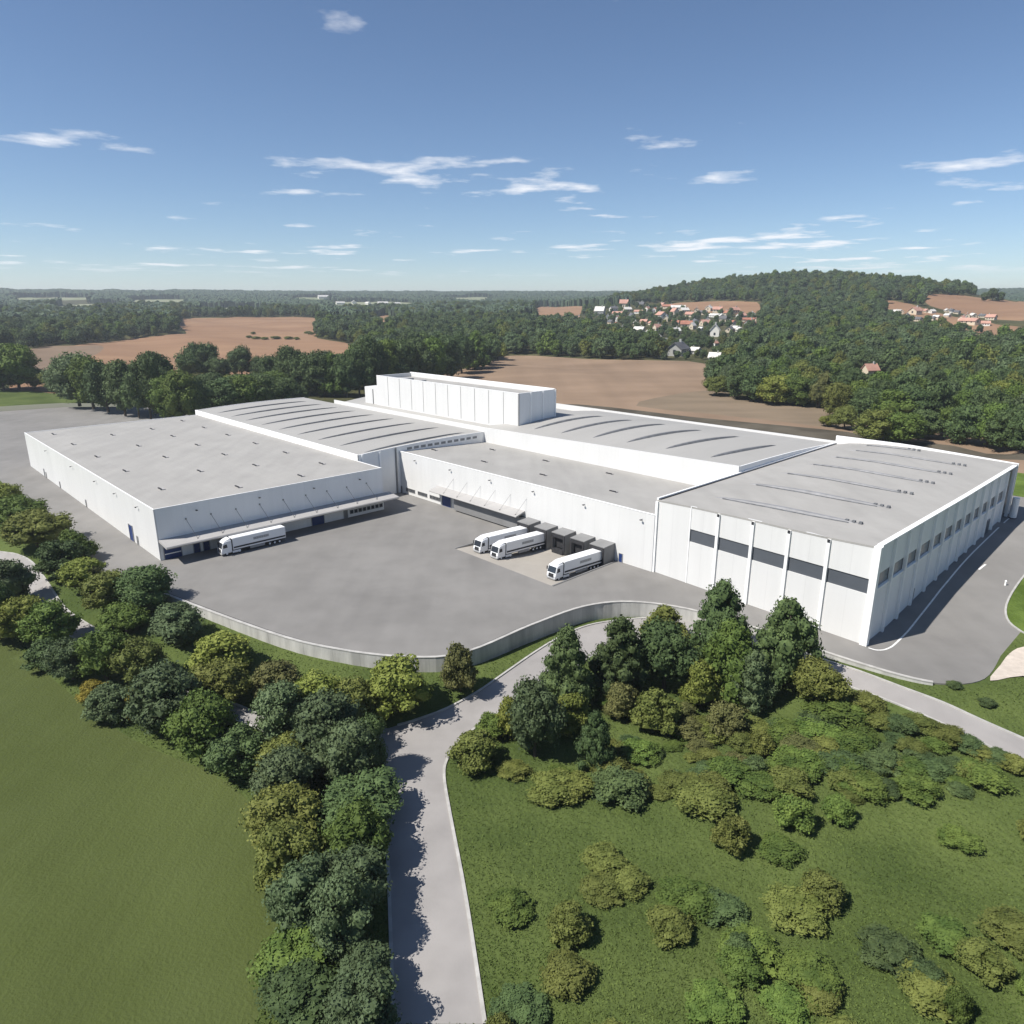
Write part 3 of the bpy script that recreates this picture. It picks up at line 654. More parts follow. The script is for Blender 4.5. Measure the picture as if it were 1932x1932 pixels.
# --- right hall with pilasters and window band
Rh = site('main_hall'); tag(Rh, 'big white hall at the right front with dark window band between white pilasters', 'factory hall', 'buildings of the factory')
vF = lambda u: 67.0 - (u - 72) * .058            # the front runs very slightly out of square
fr = lambda u: float(np.interp(u, [72, 80, 92, 99, 105, 112.4], [14.35, 14.75, 15.1, 15.2, 15.35, 15.75]))
bk = lambda u: float(np.interp(u, [72, 76, 82, 90, 100, 112.4], [14.3, 15.2, 15.8, 16.0, 15.75, 15.4]))
def z4f(u, v):
    t = min(1, max(0, (v - 66) / 40)); return fr(u) * (1 - t) + bk(u) * t - .05
def band_wall(p0, p1, zt0, zt1, th, cuts, zb0, zb1, zlo, parent, skipband=False):
    """one bay of wall: lower panel, recessed window band, upper panel"""
    (a, b), (c, d) = p0, p1
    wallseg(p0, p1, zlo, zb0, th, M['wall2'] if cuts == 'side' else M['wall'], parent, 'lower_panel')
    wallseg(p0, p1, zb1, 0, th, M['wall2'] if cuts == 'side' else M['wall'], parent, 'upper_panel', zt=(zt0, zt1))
    L_ = math.hypot(c - a, d - b); nx, ny = -(d - b) / L_ * .18, (c - a) / L_ * .18
    wallseg((a + nx, b + ny), (c + nx, d + ny), zb0 + .002, zb1 - .002, .1, M['sideband' if cuts == 'side' else 'band'], parent, 'window_band')
us = [79.7, 85.5, 92.15, 98.6, 105.1, 112.3]
wallseg((72, vF(72)), (us[0], vF(us[0])), -.5, 0, .4, M['wall'], Rh, 'wall', zt=(fr(72), fr(us[0])))
for a, b in zip(us[:-1], us[1:]): band_wall((a, vF(a)), (b, vF(b)), fr(a), fr(b), .4, 'front', 8.1, 10.5, -.5, Rh)
def pil(u, v, w_, d_, z0, z1, axis):
    m = MB()
    if axis == 'v': m.box(u - w_ / 2, u + w_ / 2, v - d_, v + .1, z0, z1)
    else: m.box(u - .1, u + d_, v - w_ / 2, v + w_ / 2, z0, z1)
    return m
for u, w_, d_ in ((72.15, .5, .35), (79.7, .16, .1), (85.5, .5, .35), (92.15, .5, .35), (98.6, .5, .35), (105.1, .5, .35)):
    p_ = pil(u, vF(u), w_, d_, -.5, fr(u) - .25 if w_ > .2 else fr(u) - .02, 'v').build('pilaster', M['trim'], Rh)
    if w_ > .2 and u > 80: m = MB(); m.box(u - .2, u + .2, vF(u) - .42, vF(u) - .3, fr(u) - .7, fr(u) - .22); m.build('outlet_cap', M['dgrey'], p_)
m = MB(); m.box(111.8, 112.85, vF(112.4) - .4, vF(112.4) + .55, -.5, 15.78); m.build('corner_pilaster', M['trim'], Rh)
vp = [65.2, 71.5, 77.6, 83.6, 90.3, 96.4, 102.6, 108.2, 114.1, 119.8, 125.6, 131.4, 138.0, 143.8]
def zg(v): return float(np.interp(v, [75, 80, 93, 108, 125, 138], [0, .5, 1.6, 2.4, 3.2, 3.9]))
zr = lambda v: z4f(112.4, v) + .05
for i, (a, b) in enumerate(zip(vp[:-1], vp[1:])):
    if i == 12:
        wallseg((112.0, a), (112.0, b), zg(a) - .8, 0, .3, M['band'], Rh, 'glazed_bay', zt=(zr(a) - .5, zr(b) - .5)); continue
    band_wall((112.3, a), (112.3, b), zr(a), zr(b), .4, 'side', 8.8, 11.0, zg(a) - .8, Rh)
    m = MB(); m.box(112.3, 112.5, a + .2, b - .2, 8.45, 8.72); m.build('sill_rail', M['trim'], Rh)
for v in vp[1:]: pil(112.3, v, .55, .42, zg(v) - .8, zr(v) - .35, 'u').build('pilaster', M['trim'], Rh)
m = MB()
for a, b in zip(vp[:-1], vp[1:]): m.hexa([(111.9, a), (112.75, a), (112.75, b), (111.9, b)], [zr(a) + .003] * 2 + [zr(b) + .003] * 2, [zr(a) + .22] * 2 + [zr(b) + .22] * 2)
m.build('roof_edge', M['trim'], Rh)
door(Rh, 'u', 112.3, 126.4, 129.6, 3.3, 6.2, .2, M['band'], 'gate', handle=False)
door(Rh, 'u', 112.3, 84.2, 85.3, .9, 3.2, .12, M['grey'])
uu = list(np.linspace(72.02, 112.25, 12)); vv = list(np.linspace(67.2, 146.6, 14))
def z4s(u, v): return z4f(u, v)
surf('roof', uu, [vv[0]] + vv[1:], z4s, M['roof'], Rh)
m = MB(); ug = np.linspace(72, 112.3, 12)
for a, b in zip(ug[:-1], ug[1:]):
    m.hexa([(a, vF(a) - .02), (b, vF(b) - .02), (b, 67.25), (a, 67.25)], [fr(a) - .3, fr(b) - .3, fr(b) - .3, fr(a) - .3], [fr(a) + .003, fr(b) + .003, fr(b) + .003, fr(a) + .003])
m.build('eaves', M['roof'], Rh)
bt = lambda u: float(np.interp(u, [72, 89, 95, 112.4], [16.5, 16.55, 16.3, 15.5]))
m = MB(); ug = np.linspace(72, 112.4, 14)
for a, b in zip(ug[:-1], ug[1:]): m.hexa([(a, 146.62), (b, 146.62), (b, 147.1), (a, 147.1)], 2, [bt(a), bt(b), bt(b), bt(a)])
m.build('rear_parapet', M['trim'], Rh)
m = MB(); m.box(71.91, 72.0, 67.1, 147, 0, 14.2); m.build('wall', M['wall'], Rh)
m = MB(); m.box(71.93, 72.3, 67.0, 147, 14.2, 14.75); m.build('roof_edge', M['trim'], Rh)
m = MB(); m.box(72.31, 72.5, 67.3, 146.5, 14.28, 14.5); m.build('gutter', M['dgrey'], Rh)
for v, u0, u1 in ((74.9, 79.4, 105.8), (87.9, 79.2, 105.5), (100.3, 79.6, 105.2), (112, 79.8, 105.3), (123.2, 80.2, 105.3), (134.2, 80.3, 105), (143, 80.3, 93)):
    k = .95 if v < 90 else .7 if v < 130 else .45
    ridge(Rh, z4f, (u1, v + .6), (u0, v), k * .8, k, .4 if v < 100 else .3, axis='u')
m = MB(); m.tube((113.9, 143.2, 3.6), (113.9, 143.2, 8.6), .7, n=14); t_ = empty('storage_tank', (*xy(0, 0), 0), SITE_ROT)
m.build('tank_body', M['trim'], t_); m = MB(); m.tube((113.9, 143.2, 3.4), (113.9, 143.2, 4.1), .75, n=14); m.build('base_ring', M['dgrey'], t_)
tag(t_, 'slim upright white tank with a black base at the far corner of the right hall', 'tank')
bw = site('boundary_wall'); m = MB(); m.box(113, 150, 164.2, 164.8, 3, 6.9); m.build('wall_face', M['grey'], bw); m = MB(); m.box(112.9, 150.1, 164.1, 164.9, 6.9, 7.1); m.build('coping', M['trim'], bw)
tag(bw, 'low grey boundary wall with a white coping behind the right hall', 'wall')
# bollard lamps by the service road
for (a, b) in ((1840, 1117),):
    pass
X_, Y_ = G(1896, 1106, 1.9); z_ = float(ramp(X_, Y_)); bo = empty('bollard', (X_, Y_, z_))
m = MB(); m.tube((0, 0, -.05), (0, 0, .75), .16, .14, 12); m.build('post', M['trim'], bo); m = MB(); m.tube((0, 0, .75), (0, 0, .95), .2, .12, 12); m.build('cap', M['trim'], bo)
tag(bo, 'short white bollard standing alone on the service road by the grass island', 'bollard')

# ------------------------------------------------------------------ lorries
def lorry(cu, cv, rz, label, sign=True, z=0.0, tilt=0.0):
    """front at +x; scene scale: 14 long, 2.35 wide, 3.45 high"""
    r = empty('semi_truck', (*xy(cu, cv), z), SITE_ROT + rz); r.rotation_euler = (0, tilt, SITE_ROT + rz); tag(r, label, 'truck', 'white articulated lorries')
    L0, W = 14.0, 1.16
    m = MB(); m.prism_y([(5.0, .55), (6.95, .5), (7.0, 1.15), (6.93, 1.6), (6.62, 2.75), (6.3, 3.0), (5.0, 3.2), (4.85, 3.2), (4.85, .55)], -W + .03, W - .03); cab = m.build('cab', M['truckwhite'], r, bevel=.07)
    m = MB(); m.hexa([(0, 0)] * 0 or [(6.60, -W + .16), (6.99, -W + .16), (6.99, W - .16), (6.60, W - .16)], 0, 0) if False else m.add([(6.955, -W + .15, 1.62), (6.955, W - .15, 1.62), (6.655, W - .2, 2.72), (6.655, -W + .2, 2.72), (6.85, -W + .15, 1.60), (6.85, W - .15, 1.60), (6.55, W - .2, 2.72), (6.55, -W + .2, 2.72)], [(0, 1, 2, 3), (7, 6, 5, 4), (0, 4, 5, 1), (1, 5, 6, 2), (2, 6, 7, 3), (3, 7, 4, 0)]); m.build('windscreen', M['glass'], cab)
    for s in (-1, 1):
        m = MB(); y = s * (W - .02); m.prism_y([(5.75, 1.75), (6.62, 1.68), (6.5, 2.15), (6.35, 2.45), (5.85, 2.45)], y - .02, y + .02); m.build('side_window', M['glass'], cab)
        m = MB(); m.box(6.93, 7.04, s * .92 - .2, s * .92 + .2, .75, .98); m.build('headlight', M['chrome'], cab)
        m = MB(); m.box(6.6, 6.72, s * (W + .22) - .1, s * (W + .22) + .1, 1.85, 2.5); m.tube((6.6, s * W * .97, 2.45), (6.66, s * (W + .2), 2.45), .03); m.build('mirror', M['dgrey'], cab)
    m = MB(); m.box(6.95, 7.05, -.62, .62, .72, 1.45); m.build('grille', M['dgrey'], cab)
    m = MB(); m.box(6.6, 7.06, -W + .06, W - .06, .3, .56); m.build('bumper', M['frame'], cab, bevel=.04)
    m = MB(); m.hexa([(5.0, -W + .2), (6.2, -W + .3), (6.2, W - .3), (5.0, W - .2)], 3.1, [3.5, 3.15, 3.15, 3.5]); m.build('roof_deflector', M['truckwhite'], cab, bevel=.05)
    m = MB(); m.box(-6.6, 6.3, -.5, .5, .62, .85); m.box(3.0, 4.9, -W + .06, W - .06, .35, .8); m.build('chassis', M['dgrey'], r)
    m = MB(); m.box(3.1, 4.8, -W, -W + .055, .36, .82); m.box(3.1, 4.8, W - .055, W, .36, .82); m.build('side_skirt', M['truckwhite'], r)
    m = MB(); m.box(-7.0, 4.62, -W, W, .98, 3.45); tr = m.build('trailer', M['truckwhite'], r, bevel=.05)
    for s in (-1, 1):
        y = s * (W + .001)
        m = MB(); m.box(-6.9, 4.5, min(y, y + s * .012), max(y, y + s * .012), 1.28, 1.62); m.build('stripe', M['dgrey'], tr)
        if sign:
            m = MB(); m.box(-3.2, 0.2, min(y, y + s * .014), max(y, y + s * .014), 2.2, 2.75); sg = m.build('sign_panel', M['signgrey'], tr)
            m = MB()
            for i in range(6): m.box(-2.9 + i * .5, -2.62 + i * .5, min(y, y + s * .02), max(y, y + s * .02), 2.33, 2.62)
            m.build('faded_lettering', M['frame'], sg)
    m = MB(); m.box(4.625, 4.84, -W + .1, W - .1, .9, 3.3); m.build('gap_bellows', M['dgrey'], r)
    m = MB(); m.box(-2.2, 1.0, -W + .04, -W + .3, .42, .9); m.box(-2.2, 1.0, W - .3, W - .04, .42, .9); m.build('pallet_box', M['frame'], r)
    m = MB(); m.box(-7.04, -6.9, -W + .1, W - .1, .5, .72); m.build('rear_bumper', M['frame'], r)
    for x in (5.95, 3.3, -3.3, -4.4, -5.5):
        for s in (-1, 1):
            wh = empty('wheel', (x, s * (W - .2), .46), 0, r)
            m = MB(); m.tube((0, -.15, 0), (0, .15, 0), .46, n=18); m.build('tyre', M['dgrey'], wh, bevel=.04)
            m = MB(); m.tube((0, s * .12, 0), (0, s * .17, 0), .25, .2, n=12); m.build('rim', M['truckwhite'], wh)
    return r
M['truckwhite'] = mat('white_truck_paint', (.8, .81, .82), .3, var=.02, scale=.5, spec=.5)
M['chrome'] = mat('headlight_glass', (.6, .62, .65), .15, .3, spec=.7)
M['signgrey'] = mat('faded_sign', (.38, .39, .40), .5, var=.1, scale=2)
Q = math.pi / 2
lorry(5.35, 16.9, -Q, 'white articulated lorry parked alone beneath the left warehouse canopy')
lorry(40.3, 56.3, -Q, 'white lorry in the leftmost dock bay, partly behind the next lorry', z=-.55, tilt=-.045)
lorry(45.5, 56.4, -Q, 'white lorry in the second dock bay from the left, grey sign on its side', z=-.55, tilt=-.045)
lorry(61.2, 56.6, -Q, 'white lorry in the rightmost dock bay, on its own at the apron corner', z=-.55, tilt=-.045)

# ------------------------------------------------------------------ trees and shrubs
def ico(sub):
    bm = bmesh.new(); bmesh.ops.create_icosphere(bm, subdivisions=sub, radius=1)
    V = np.array([v.co[:] for v in bm.verts]); Fc = np.array([[v.index for v in f.verts] for f in bm.faces]); bm.free(); return V, Fc
IV1, IF1 = ico(1); IV2, IF2 = ico(2)
def lobes(kind, n, rg):
    """lobe centres and radii in a unit tree (width 1, height 1)"""
    out = []; bx = [(rg.uniform(0, 6.283), rg.uniform(.78, 1.12)) for _ in range(5)]
    def bulge(a): return sum(k * max(0, math.cos(a - p)) ** 2 for p, k in bx) / max(.01, sum(max(0, math.cos(a - p)) ** 2 for p, k in bx))
    for i in range(n):
        if kind == 'round':
            a = rg.uniform(0, 6.283); z = rg.uniform(-.9, 1); r = math.sqrt(max(0, 1 - z * z)) * rg.uniform(.75, 1); c = (.33 * r * math.cos(a), .33 * r * math.sin(a), .50 + .36 * z); s = rg.uniform(.10, .19)
        elif kind == 'tall':
            t = rg.uniform(0, 1) ** .9; a = rg.uniform(0, 6.283); R_ = (.42 * (1 - t ** 1.5) ** .8 + .03) * (1 if t > .1 else .85); q = rg.uniform(.7, 1); c = (R_ * q * math.cos(a), R_ * q * math.sin(a), .10 + .80 * t); s = rg.uniform(.085, .14) * (1.15 - .4 * t)
        elif kind == 'wide':
            a = rg.uniform(0, 6.283); z = rg.uniform(-.8, 1); r = math.sqrt(max(0, 1 - z * z)) * rg.uniform(.6, 1); c = (.36 * r * math.cos(a), .36 * r * math.sin(a), .47 + .37 * z * rg.uniform(.7, 1)); s = rg.uniform(.09, .17)
        else:  # bush
            a = rg.uniform(0, 6.283); z = rg.uniform(0, 1); r = math.sqrt(max(0, 1 - z * z)) * rg.uniform(.6, 1); c = (.37 * r * math.cos(a), .37 * r * math.sin(a), .22 + .55 * z); s = rg.uniform(.09, .17)
        g = bulge(math.atan2(c[1], c[0])); out.append(((c[0] * g, c[1] * g, c[2]), s * rg.uniform(.75, 1.2)))
    if kind == 'tall': out += [((0, 0, .3), .30), ((0, 0, .55), .22), ((0, 0, .9), .07)]
    elif kind == 'bush': out += [((0, 0, .35), .3)]
    else: out += [((0, 0, .50), .29)]
    return out
def crown(name, kind, seed, nl, leaves, ls, core=1):
    rg = np.random.default_rng(seed); lb = lobes(kind, nl, rg); V = []; Fc = []; base = 0
    for i, (c, s) in enumerate(lb):
        big = i >= nl; v = IV1 * s * (.78 if not big else .95) * (1 + rg.uniform(-.18, .18, (len(IV1), 1))); v = v * [1, 1, .9] + np.array(c)
        V.append(v); Fc.append(np.column_stack([IF1, IF1[:, 2]]) + base); base += len(v)
        k = int(leaves / nl * (s / .13) ** 2 * (1 if not big else 1.2))
        d = rg.normal(size=(k, 3)); d /= np.linalg.norm(d, axis=1)[:, None]; d[:, 2] = np.abs(d[:, 2]) * np.where(rg.random(k) < .8, 1, -1)
        p = np.array(c) + d * s * rg.uniform(.78, 1.16, (k, 1)) * [1, 1, .9]
        nrm = d + rg.normal(size=(k, 3)) * .55; nrm /= np.linalg.norm(nrm, axis=1)[:, None]
        a = np.cross(nrm, rg.normal(size=(k, 3))); a /= np.linalg.norm(a, axis=1)[:, None]; b = np.cross(nrm, a)
        sz = ls * rg.uniform(.6, 1.3, (k, 1)); w_ = rg.uniform(.55, 1, (k, 1))
        q = np.stack([p - a * sz - b * sz * w_ * .3, p + b * sz * w_ * -.9, p + a * sz, p + b * sz * w_], 1).reshape(-1, 3)
        V.append(q); Fc.append(np.arange(4 * k).reshape(-1, 4) + base); base += 4 * k
    V = np.vstack(V); V[:, 2] = np.maximum(V[:, 2], .012)
    Fc = np.vstack(Fc); me = bpy.data.meshes.new(name)
    tri = Fc[:, 2] == Fc[:, 3]
    vi = []; st = []; p_ = 0
    fl = [tuple(f[:3]) if t_ else tuple(f) for f, t_ in zip(Fc.tolist(), tri)]
    me.from_pydata(V.tolist(), [], fl); return me
def trunk(name, kind, seed):
    rg = random.Random(seed); m = MB(); top = {'tall': .8, 'round': .55, 'wide': .5, 'bush': .3}[kind]; r0 = .03 if kind != 'bush' else .025
    p = Vector((0, 0, -.03)); n = 4
    for i in range(n):
        q = Vector((rg.uniform(-.02, .02), rg.uniform(-.02, .02), top * (i + 1) / n)); m.tube(p, q, r0 * (1 - i / n * .7), r0 * (1 - (i + 1) / n * .7), 7); p = q
        if i > 0:
            for k in range(2):
                a = rg.uniform(0, 6.28); g_ = .22 * (1 - q.z / 1.05); e = q + Vector((math.cos(a) * g_, math.sin(a) * g_, .09)); m.tube(q, e, r0 * .4, r0 * .12, 5)
    return m.mesh(name, M['bark'])
TK = {}
for kind, n in (('tall', 4), ('round', 5), ('wide', 5), ('bush', 5)):
    for i in range(n):
        TK[kind, i] = (crown(f'crown_{kind}', kind, 10 * i + len(kind), {'tall': 70, 'round': 46, 'wide': 50, 'bush': 40}[kind], {'tall': 6500, 'round': 5200, 'wide': 5200, 'bush': 3600}[kind], {'tall': .017, 'round': .020, 'wide': .019, 'bush': .024}[kind]), trunk(f'trunk_{kind}', kind, i))
for i in range(4):
    TK['mid', i] = (crown('crown_mid', 'round' if i % 2 else 'wide', 77 + i, 26, 1300, .034), trunk('trunk_mid', 'round', i + 5))
for k, (cm, tm) in TK.items(): cm.materials.append(M['dark'])
CNT = {}
def put_tree(X, Y, w_, h_, kind, colr, name, label, cat, group, z=None, idx=None, sink=.02):
    i = idx if idx is not None else random.randrange(4 if kind in ('mid', 'tall') else 5)
    cm, tm = TK[kind, i]
    z = float(T(X, Y)[0]) if z is None else z
    r = empty(name, (X, Y, z - sink * h_), random.uniform(0, 6.28)); r.scale = (w_, w_ * random.uniform(.92, 1.08), h_)
    c = link('crown' if name == 'tree' else 'foliage', cm, r); c.material_slots[0].link = 'OBJECT'; c.material_slots[0].material = M[colr]
    link('trunk' if name == 'tree' else 'stem', tm, r)
    tag(r, label, cat, group); return r
def fwd(X, Y, Z): return Y * math.cos(PT) - (Z - HC) * math.sin(PT)
def FS(x, y, kind):
    return 1.12 if y < 1000 and x < 1000 else 1.0 if y < 1000 else (1.2 if x < 760 else 1.18 if kind == 'tall' else 1.05)
def px_tree(cx_, base, w_px, h_px, kind, colr, label, name='tree', cat='tree', group='trees and bushes in the foreground', onyard=False):
    dep = math.atan((base - 966) / F_) + PT
    if ' bush' in label and name == 'tree': name = cat = 'bush'
    by = base - w_px * math.sin(dep) * .32
    X, Y, Z = hit(cx_, by); f = fwd(X, Y, Z) / F_
    w_ = w_px * f; h_ = max(.35 * w_, (h_px - w_px * math.sin(dep) * .62) * f / math.cos(dep))
    return put_tree(X, Y, w_ * 1.16 * FS(cx_, base, kind), h_ * 1.05 * (1 if base < 1000 or name == 'shrub' else 1.12 if kind in ('tall', 'round') else 1.38), kind, colr, name, label, cat, group)
COLW = {'dark': 'dark green', 'blue': 'grey-green', 'green': 'green', 'olive': 'olive green', 'lime': 'yellow-green', 'brown': 'brownish green', 'yellow': 'yellow'}
# big conspicuous trees and bushes, each read off the photograph: x, foot, width, height, kind, colour, label
NEAR = [
 (1067, 1345, 92, 152, 'tall', 'dark', 'dark green pointed tree at the left edge of the clump on the road bend'),
 (1165, 1322, 98, 152, 'tall', 'dark', 'dark green tree second from the left in the clump on the road bend'),
 (1252, 1222, 78, 80, 'tall', 'olive', 'small olive tree sticking up behind the dark clump, against the road'),
 (1254, 1318, 118, 140, 'round', 'dark', 'broad dark green tree in the middle of the clump on the road bend'),
 (1353, 1262, 100, 160, 'tall', 'dark', 'tall dark pointed tree in front of the right hall, left one of the pair'),
 (1370, 1335, 112, 160, 'tall', 'green', 'tall mid green tree in front of the dark pointed pair'),
 (1477, 1310, 108, 172, 'tall', 'dark', 'tall dark pointed tree in front of the right hall, right of two'),
 (1415, 1352, 78, 120, 'tall', 'blue', 'grey-green slim tree between the two tall pointed trees'),
 (1541, 1345, 92, 98, 'round', 'olive', 'rounded dark olive tree beside the road, right end of the clump'),
 (1322, 1345, 80, 92, 'bush', 'lime', 'yellowish bushy tree at the foot of the tall dark trees'),
 (1100, 1330, 60, 60, 'bush', 'green', 'green bush squeezed between the two leftmost dark trees'),
 (1010, 1445, 98, 150, 'round', 'blue', 'blackish grey-green tree beside the road fork'),
 (962, 1405, 58, 80, 'bush', 'lime', 'pale green bush half hidden left of the grey-green tree'),
 (1074, 1400, 82, 84, 'bush', 'lime', 'bright yellow-green bush beside the grey-green tree'),
 (1121, 1462, 60, 110, 'tall', 'dark', 'narrow dark tree right of the bright yellow-green bush'),
 (1171, 1362, 70, 70, 'bush', 'brown', 'brownish bush below the dark clump, left one'),
 (1236, 1395, 92, 88, 'bush', 'olive', 'large olive bush below the dark clump'),
 (1370, 1400, 78, 70, 'bush', 'brown', 'brownish bush below the yellowish tree'),
 (930, 1400, 62, 52, 'bush', 'green', 'green bush at the road edge left of the pale green bush'),
 (897, 1462, 100, 82, 'bush', 'olive', 'wide low olive bush at the inner road corner'),
 (868, 1316, 66, 88, 'bush', 'brown', 'lone brownish bush on the grass between wall and road'),
 (754, 1362, 112, 112, 'bush', 'lime', 'wide pale olive bush on the verge above the road mouth'),
 (668, 1390, 84, 104, 'round', 'olive', 'olive tree left of the wide pale bush'),
 (622, 1462, 122, 150, 'round', 'blue', 'very large grey-green tree at the road mouth'),
 (700, 1472, 60, 110, 'round', 'dark', 'dark tree against the road mouth'),
 (605, 1385, 88, 112, 'round', 'lime', 'light olive tree behind the very large grey-green tree'),
 (525, 1322, 82, 72, 'bush', 'brown', 'grey-brown bush alone on the verge with a black shadow'),
 (538, 1418, 92, 120, 'round', 'blue', 'grey-green tree between the road gap and the light olive tree'),
 (424, 1278, 98, 84, 'bush', 'lime', 'pale olive rounded bush below the retaining wall'),
 (334, 1228, 92, 92, 'round', 'blue', 'round grey-green tree tucked under the wall'),
 (274, 1162, 92, 92, 'round', 'dark', 'dark green tree beside the corner of the yard'),
 (212, 1165, 86, 80, 'wide', 'olive', 'olive tree left of the dark one at the yard corner'),
 (160, 1120, 72, 62, 'bush', 'lime', 'light olive bush close below the yard kerb'),
 (122, 1095, 78, 70, 'bush', 'dark', 'dark bush below the yard kerb, left of the light olive one'),
 (238, 1205, 84, 62, 'wide', 'green', 'low green tree above the path'),
 (146, 1070, 66, 62, 'bush', 'green', 'green bush touching the yard kerb on the left'),
 (72, 1040, 98, 72, 'wide', 'olive', 'wide olive bush on the left verge'),
 (38, 1002, 82, 62, 'wide', 'green', 'green bush on the left verge below the lone dark gap'),
 (10, 962, 62, 60, 'bush', 'lime', 'yellow-green bush at the left picture edge beside the yard'),
 (170, 1120, 60, 50, 'bush', 'brown', 'small brownish bush in front of the light olive bush'),
 (22, 1158, 80, 100, 'round', 'blue', 'grey-green tree covering the path at the left edge'),
 (-2, 1215, 66, 110, 'round', 'dark', 'dark tree cut by the left edge'),
 (46, 1222, 86, 88, 'wide', 'lime', 'yellow-green lumpy tree on the field side of the path'),
 (100, 1230, 84, 84, 'wide', 'green', 'bright green tree on the field side of the path'),
 (138, 1292, 62, 84, 'round', 'blue', 'grey-green narrow tree between green ones on the field side'),
 (92, 1272, 66, 60, 'bush', 'dark', 'low dark bush at the field edge on the left'),
 (204, 1300, 92, 96, 'wide', 'green', 'big green lumpy tree midway along the field edge'),
 (268, 1300, 84, 88, 'wide', 'olive', 'olive-green tree above the yellow bush'),
 (214, 1368, 74, 72, 'bush', 'blue', 'grey-blue bush at the field edge'),
 (264, 1362, 46, 56, 'bush', 'yellow', 'golden yellow bush at the field edge'),
 (180, 1325, 50, 40, 'bush', 'yellow', 'small yellow-tinged bush beside the grey-blue one'),
 (322, 1400, 112, 140, 'round', 'blue', 'large grey-green tree in the middle of the field hedge'),
 (420, 1348, 92, 92, 'wide', 'olive', 'olive tree under the pale rounded bush'),
 (390, 1448, 108, 130, 'round', 'green', 'large green tree at the lower end of the field hedge'),
 (474, 1452, 34, 30, 'bush', 'yellow', 'tiny yellow bush by the path gap'),
 (450, 1480, 100, 96, 'wide', 'dark', 'dark spreading tree at the lower end of the hedge'),
 (545, 1486, 104, 90, 'wide', 'olive', 'olive spreading tree right of the dark spreading one'),
]
for q in NEAR: px_tree(*q)
# shrubs of the meadow on the right; many more than one can name, named by colour and place
SHR = [(1588, 1332, 50, 40, 'olive'), (1636, 1346, 66, 46, 'olive'), (1612, 1362, 56, 40, 'green'), (1575, 1372, 110, 50, 'green'), (1660, 1378, 56, 40, 'olive'), (1700, 1388, 60, 44, 'dark'), (1738, 1384, 66, 40, 'olive'),
 (1790, 1408, 66, 44, 'olive'), (1765, 1420, 54, 36, 'green'), (1824, 1420, 60, 40, 'dark'), (1852, 1436, 50, 34, 'olive'), (1882, 1446, 58, 38, 'dark'), (1912, 1462, 60, 44, 'olive'), (1545, 1395, 90, 50, 'dark'),
 (1462, 1390, 30, 32, 'dark'), (1494, 1392, 44, 28, 'dark'), (1670, 1424, 34, 28, 'dark'), (1636, 1450, 32, 36, 'dark'), (1720, 1428, 62, 24, 'olive'), (1690, 1408, 50, 26, 'dark'), (1475, 1418, 40, 36, 'green'), (1560, 1440, 90, 50, 'olive'),
 (1510, 1436, 80, 56, 'brown'), (1495, 1475, 90, 60, 'green'), (1590, 1478, 90, 44, 'green'), (1435, 1430, 50, 60, 'olive'), (1400, 1418, 54, 44, 'olive'), (1345, 1404, 60, 46, 'olive'), (1320, 1425, 46, 36, 'brown'), (1388, 1455, 50, 40, 'brown'),
 (1424, 1472, 50, 50, 'dark'), (1330, 1452, 30, 14, 'dark'), (1372, 1440, 22, 12, 'dark'), (1300, 1400, 60, 50, 'brown'), (1190, 1415, 46, 30, 'dark'), (1215, 1440, 70, 36, 'green'), (1155, 1480, 70, 60, 'olive'), (1680, 1462, 70, 36, 'olive'), (1760, 1470, 70, 40, 'dark'),
 (1840, 1480, 70, 50, 'olive'), (970, 1470, 60, 40, 'olive'), (1060, 1478, 60, 30, 'green'), (1290, 1360, 44, 40, 'brown'), (1148, 1340, 40, 34, 'green'), (990, 1380, 44, 40, 'olive'), (1700, 1358, 0, 0, ''), (1800, 1300, 30, 18, 'dark'), (1862, 1335, 34, 16, 'dark')]
PLC = {}
for q in SHR:
    if not q[4]: continue
    x, y, w_, h_, c_ = q
    place = 'along the right-hand road' if y < 1395 and x > 1570 or x > 1780 else 'in the middle of the right meadow' if x > 1430 else 'below the clump of tall trees' if x > 1130 else 'by the inner road corner'
    if (x, y) in ((1800, 1300), (1862, 1335)): place = 'on the grass strip above the right-hand road'
    size = 'small' if w_ < 45 else 'wide' if w_ > 75 else 'low'
    px_tree(x, y, w_, max(h_, w_ * .5), 'bush', c_, f'{size} {COLW[c_]} shrub {place}', 'shrub', 'shrub', 'shrubs on the meadow')
mead = [(1150, 1400), (1290, 1385), (1420, 1370), (1500, 1365), (1640, 1400), (1760, 1440), (1860, 1490), (1800, 1520), (1180, 1520)]
k = 0
while k < 84:
    x = random.uniform(1150, 1860); y = random.uniform(1360, 1520)
    if not inside(mead, x, y): continue
    k += 1; c_ = random.choice(['dark', 'green', 'olive', 'green', 'olive']); w_ = random.choice([random.uniform(20, 45), random.uniform(45, 95)])
    px_tree(x, y, w_, w_ * random.uniform(.5, .75), 'bush', c_, f'{"small " if w_ < 40 else ""}{COLW[c_]} scrub bush, {"left" if x < 1400 else "middle" if x < 1620 else "right"} part of the right meadow, {"upper" if y < 1440 else "lower"} half', 'shrub', 'shrub', 'scrub of the right meadow')
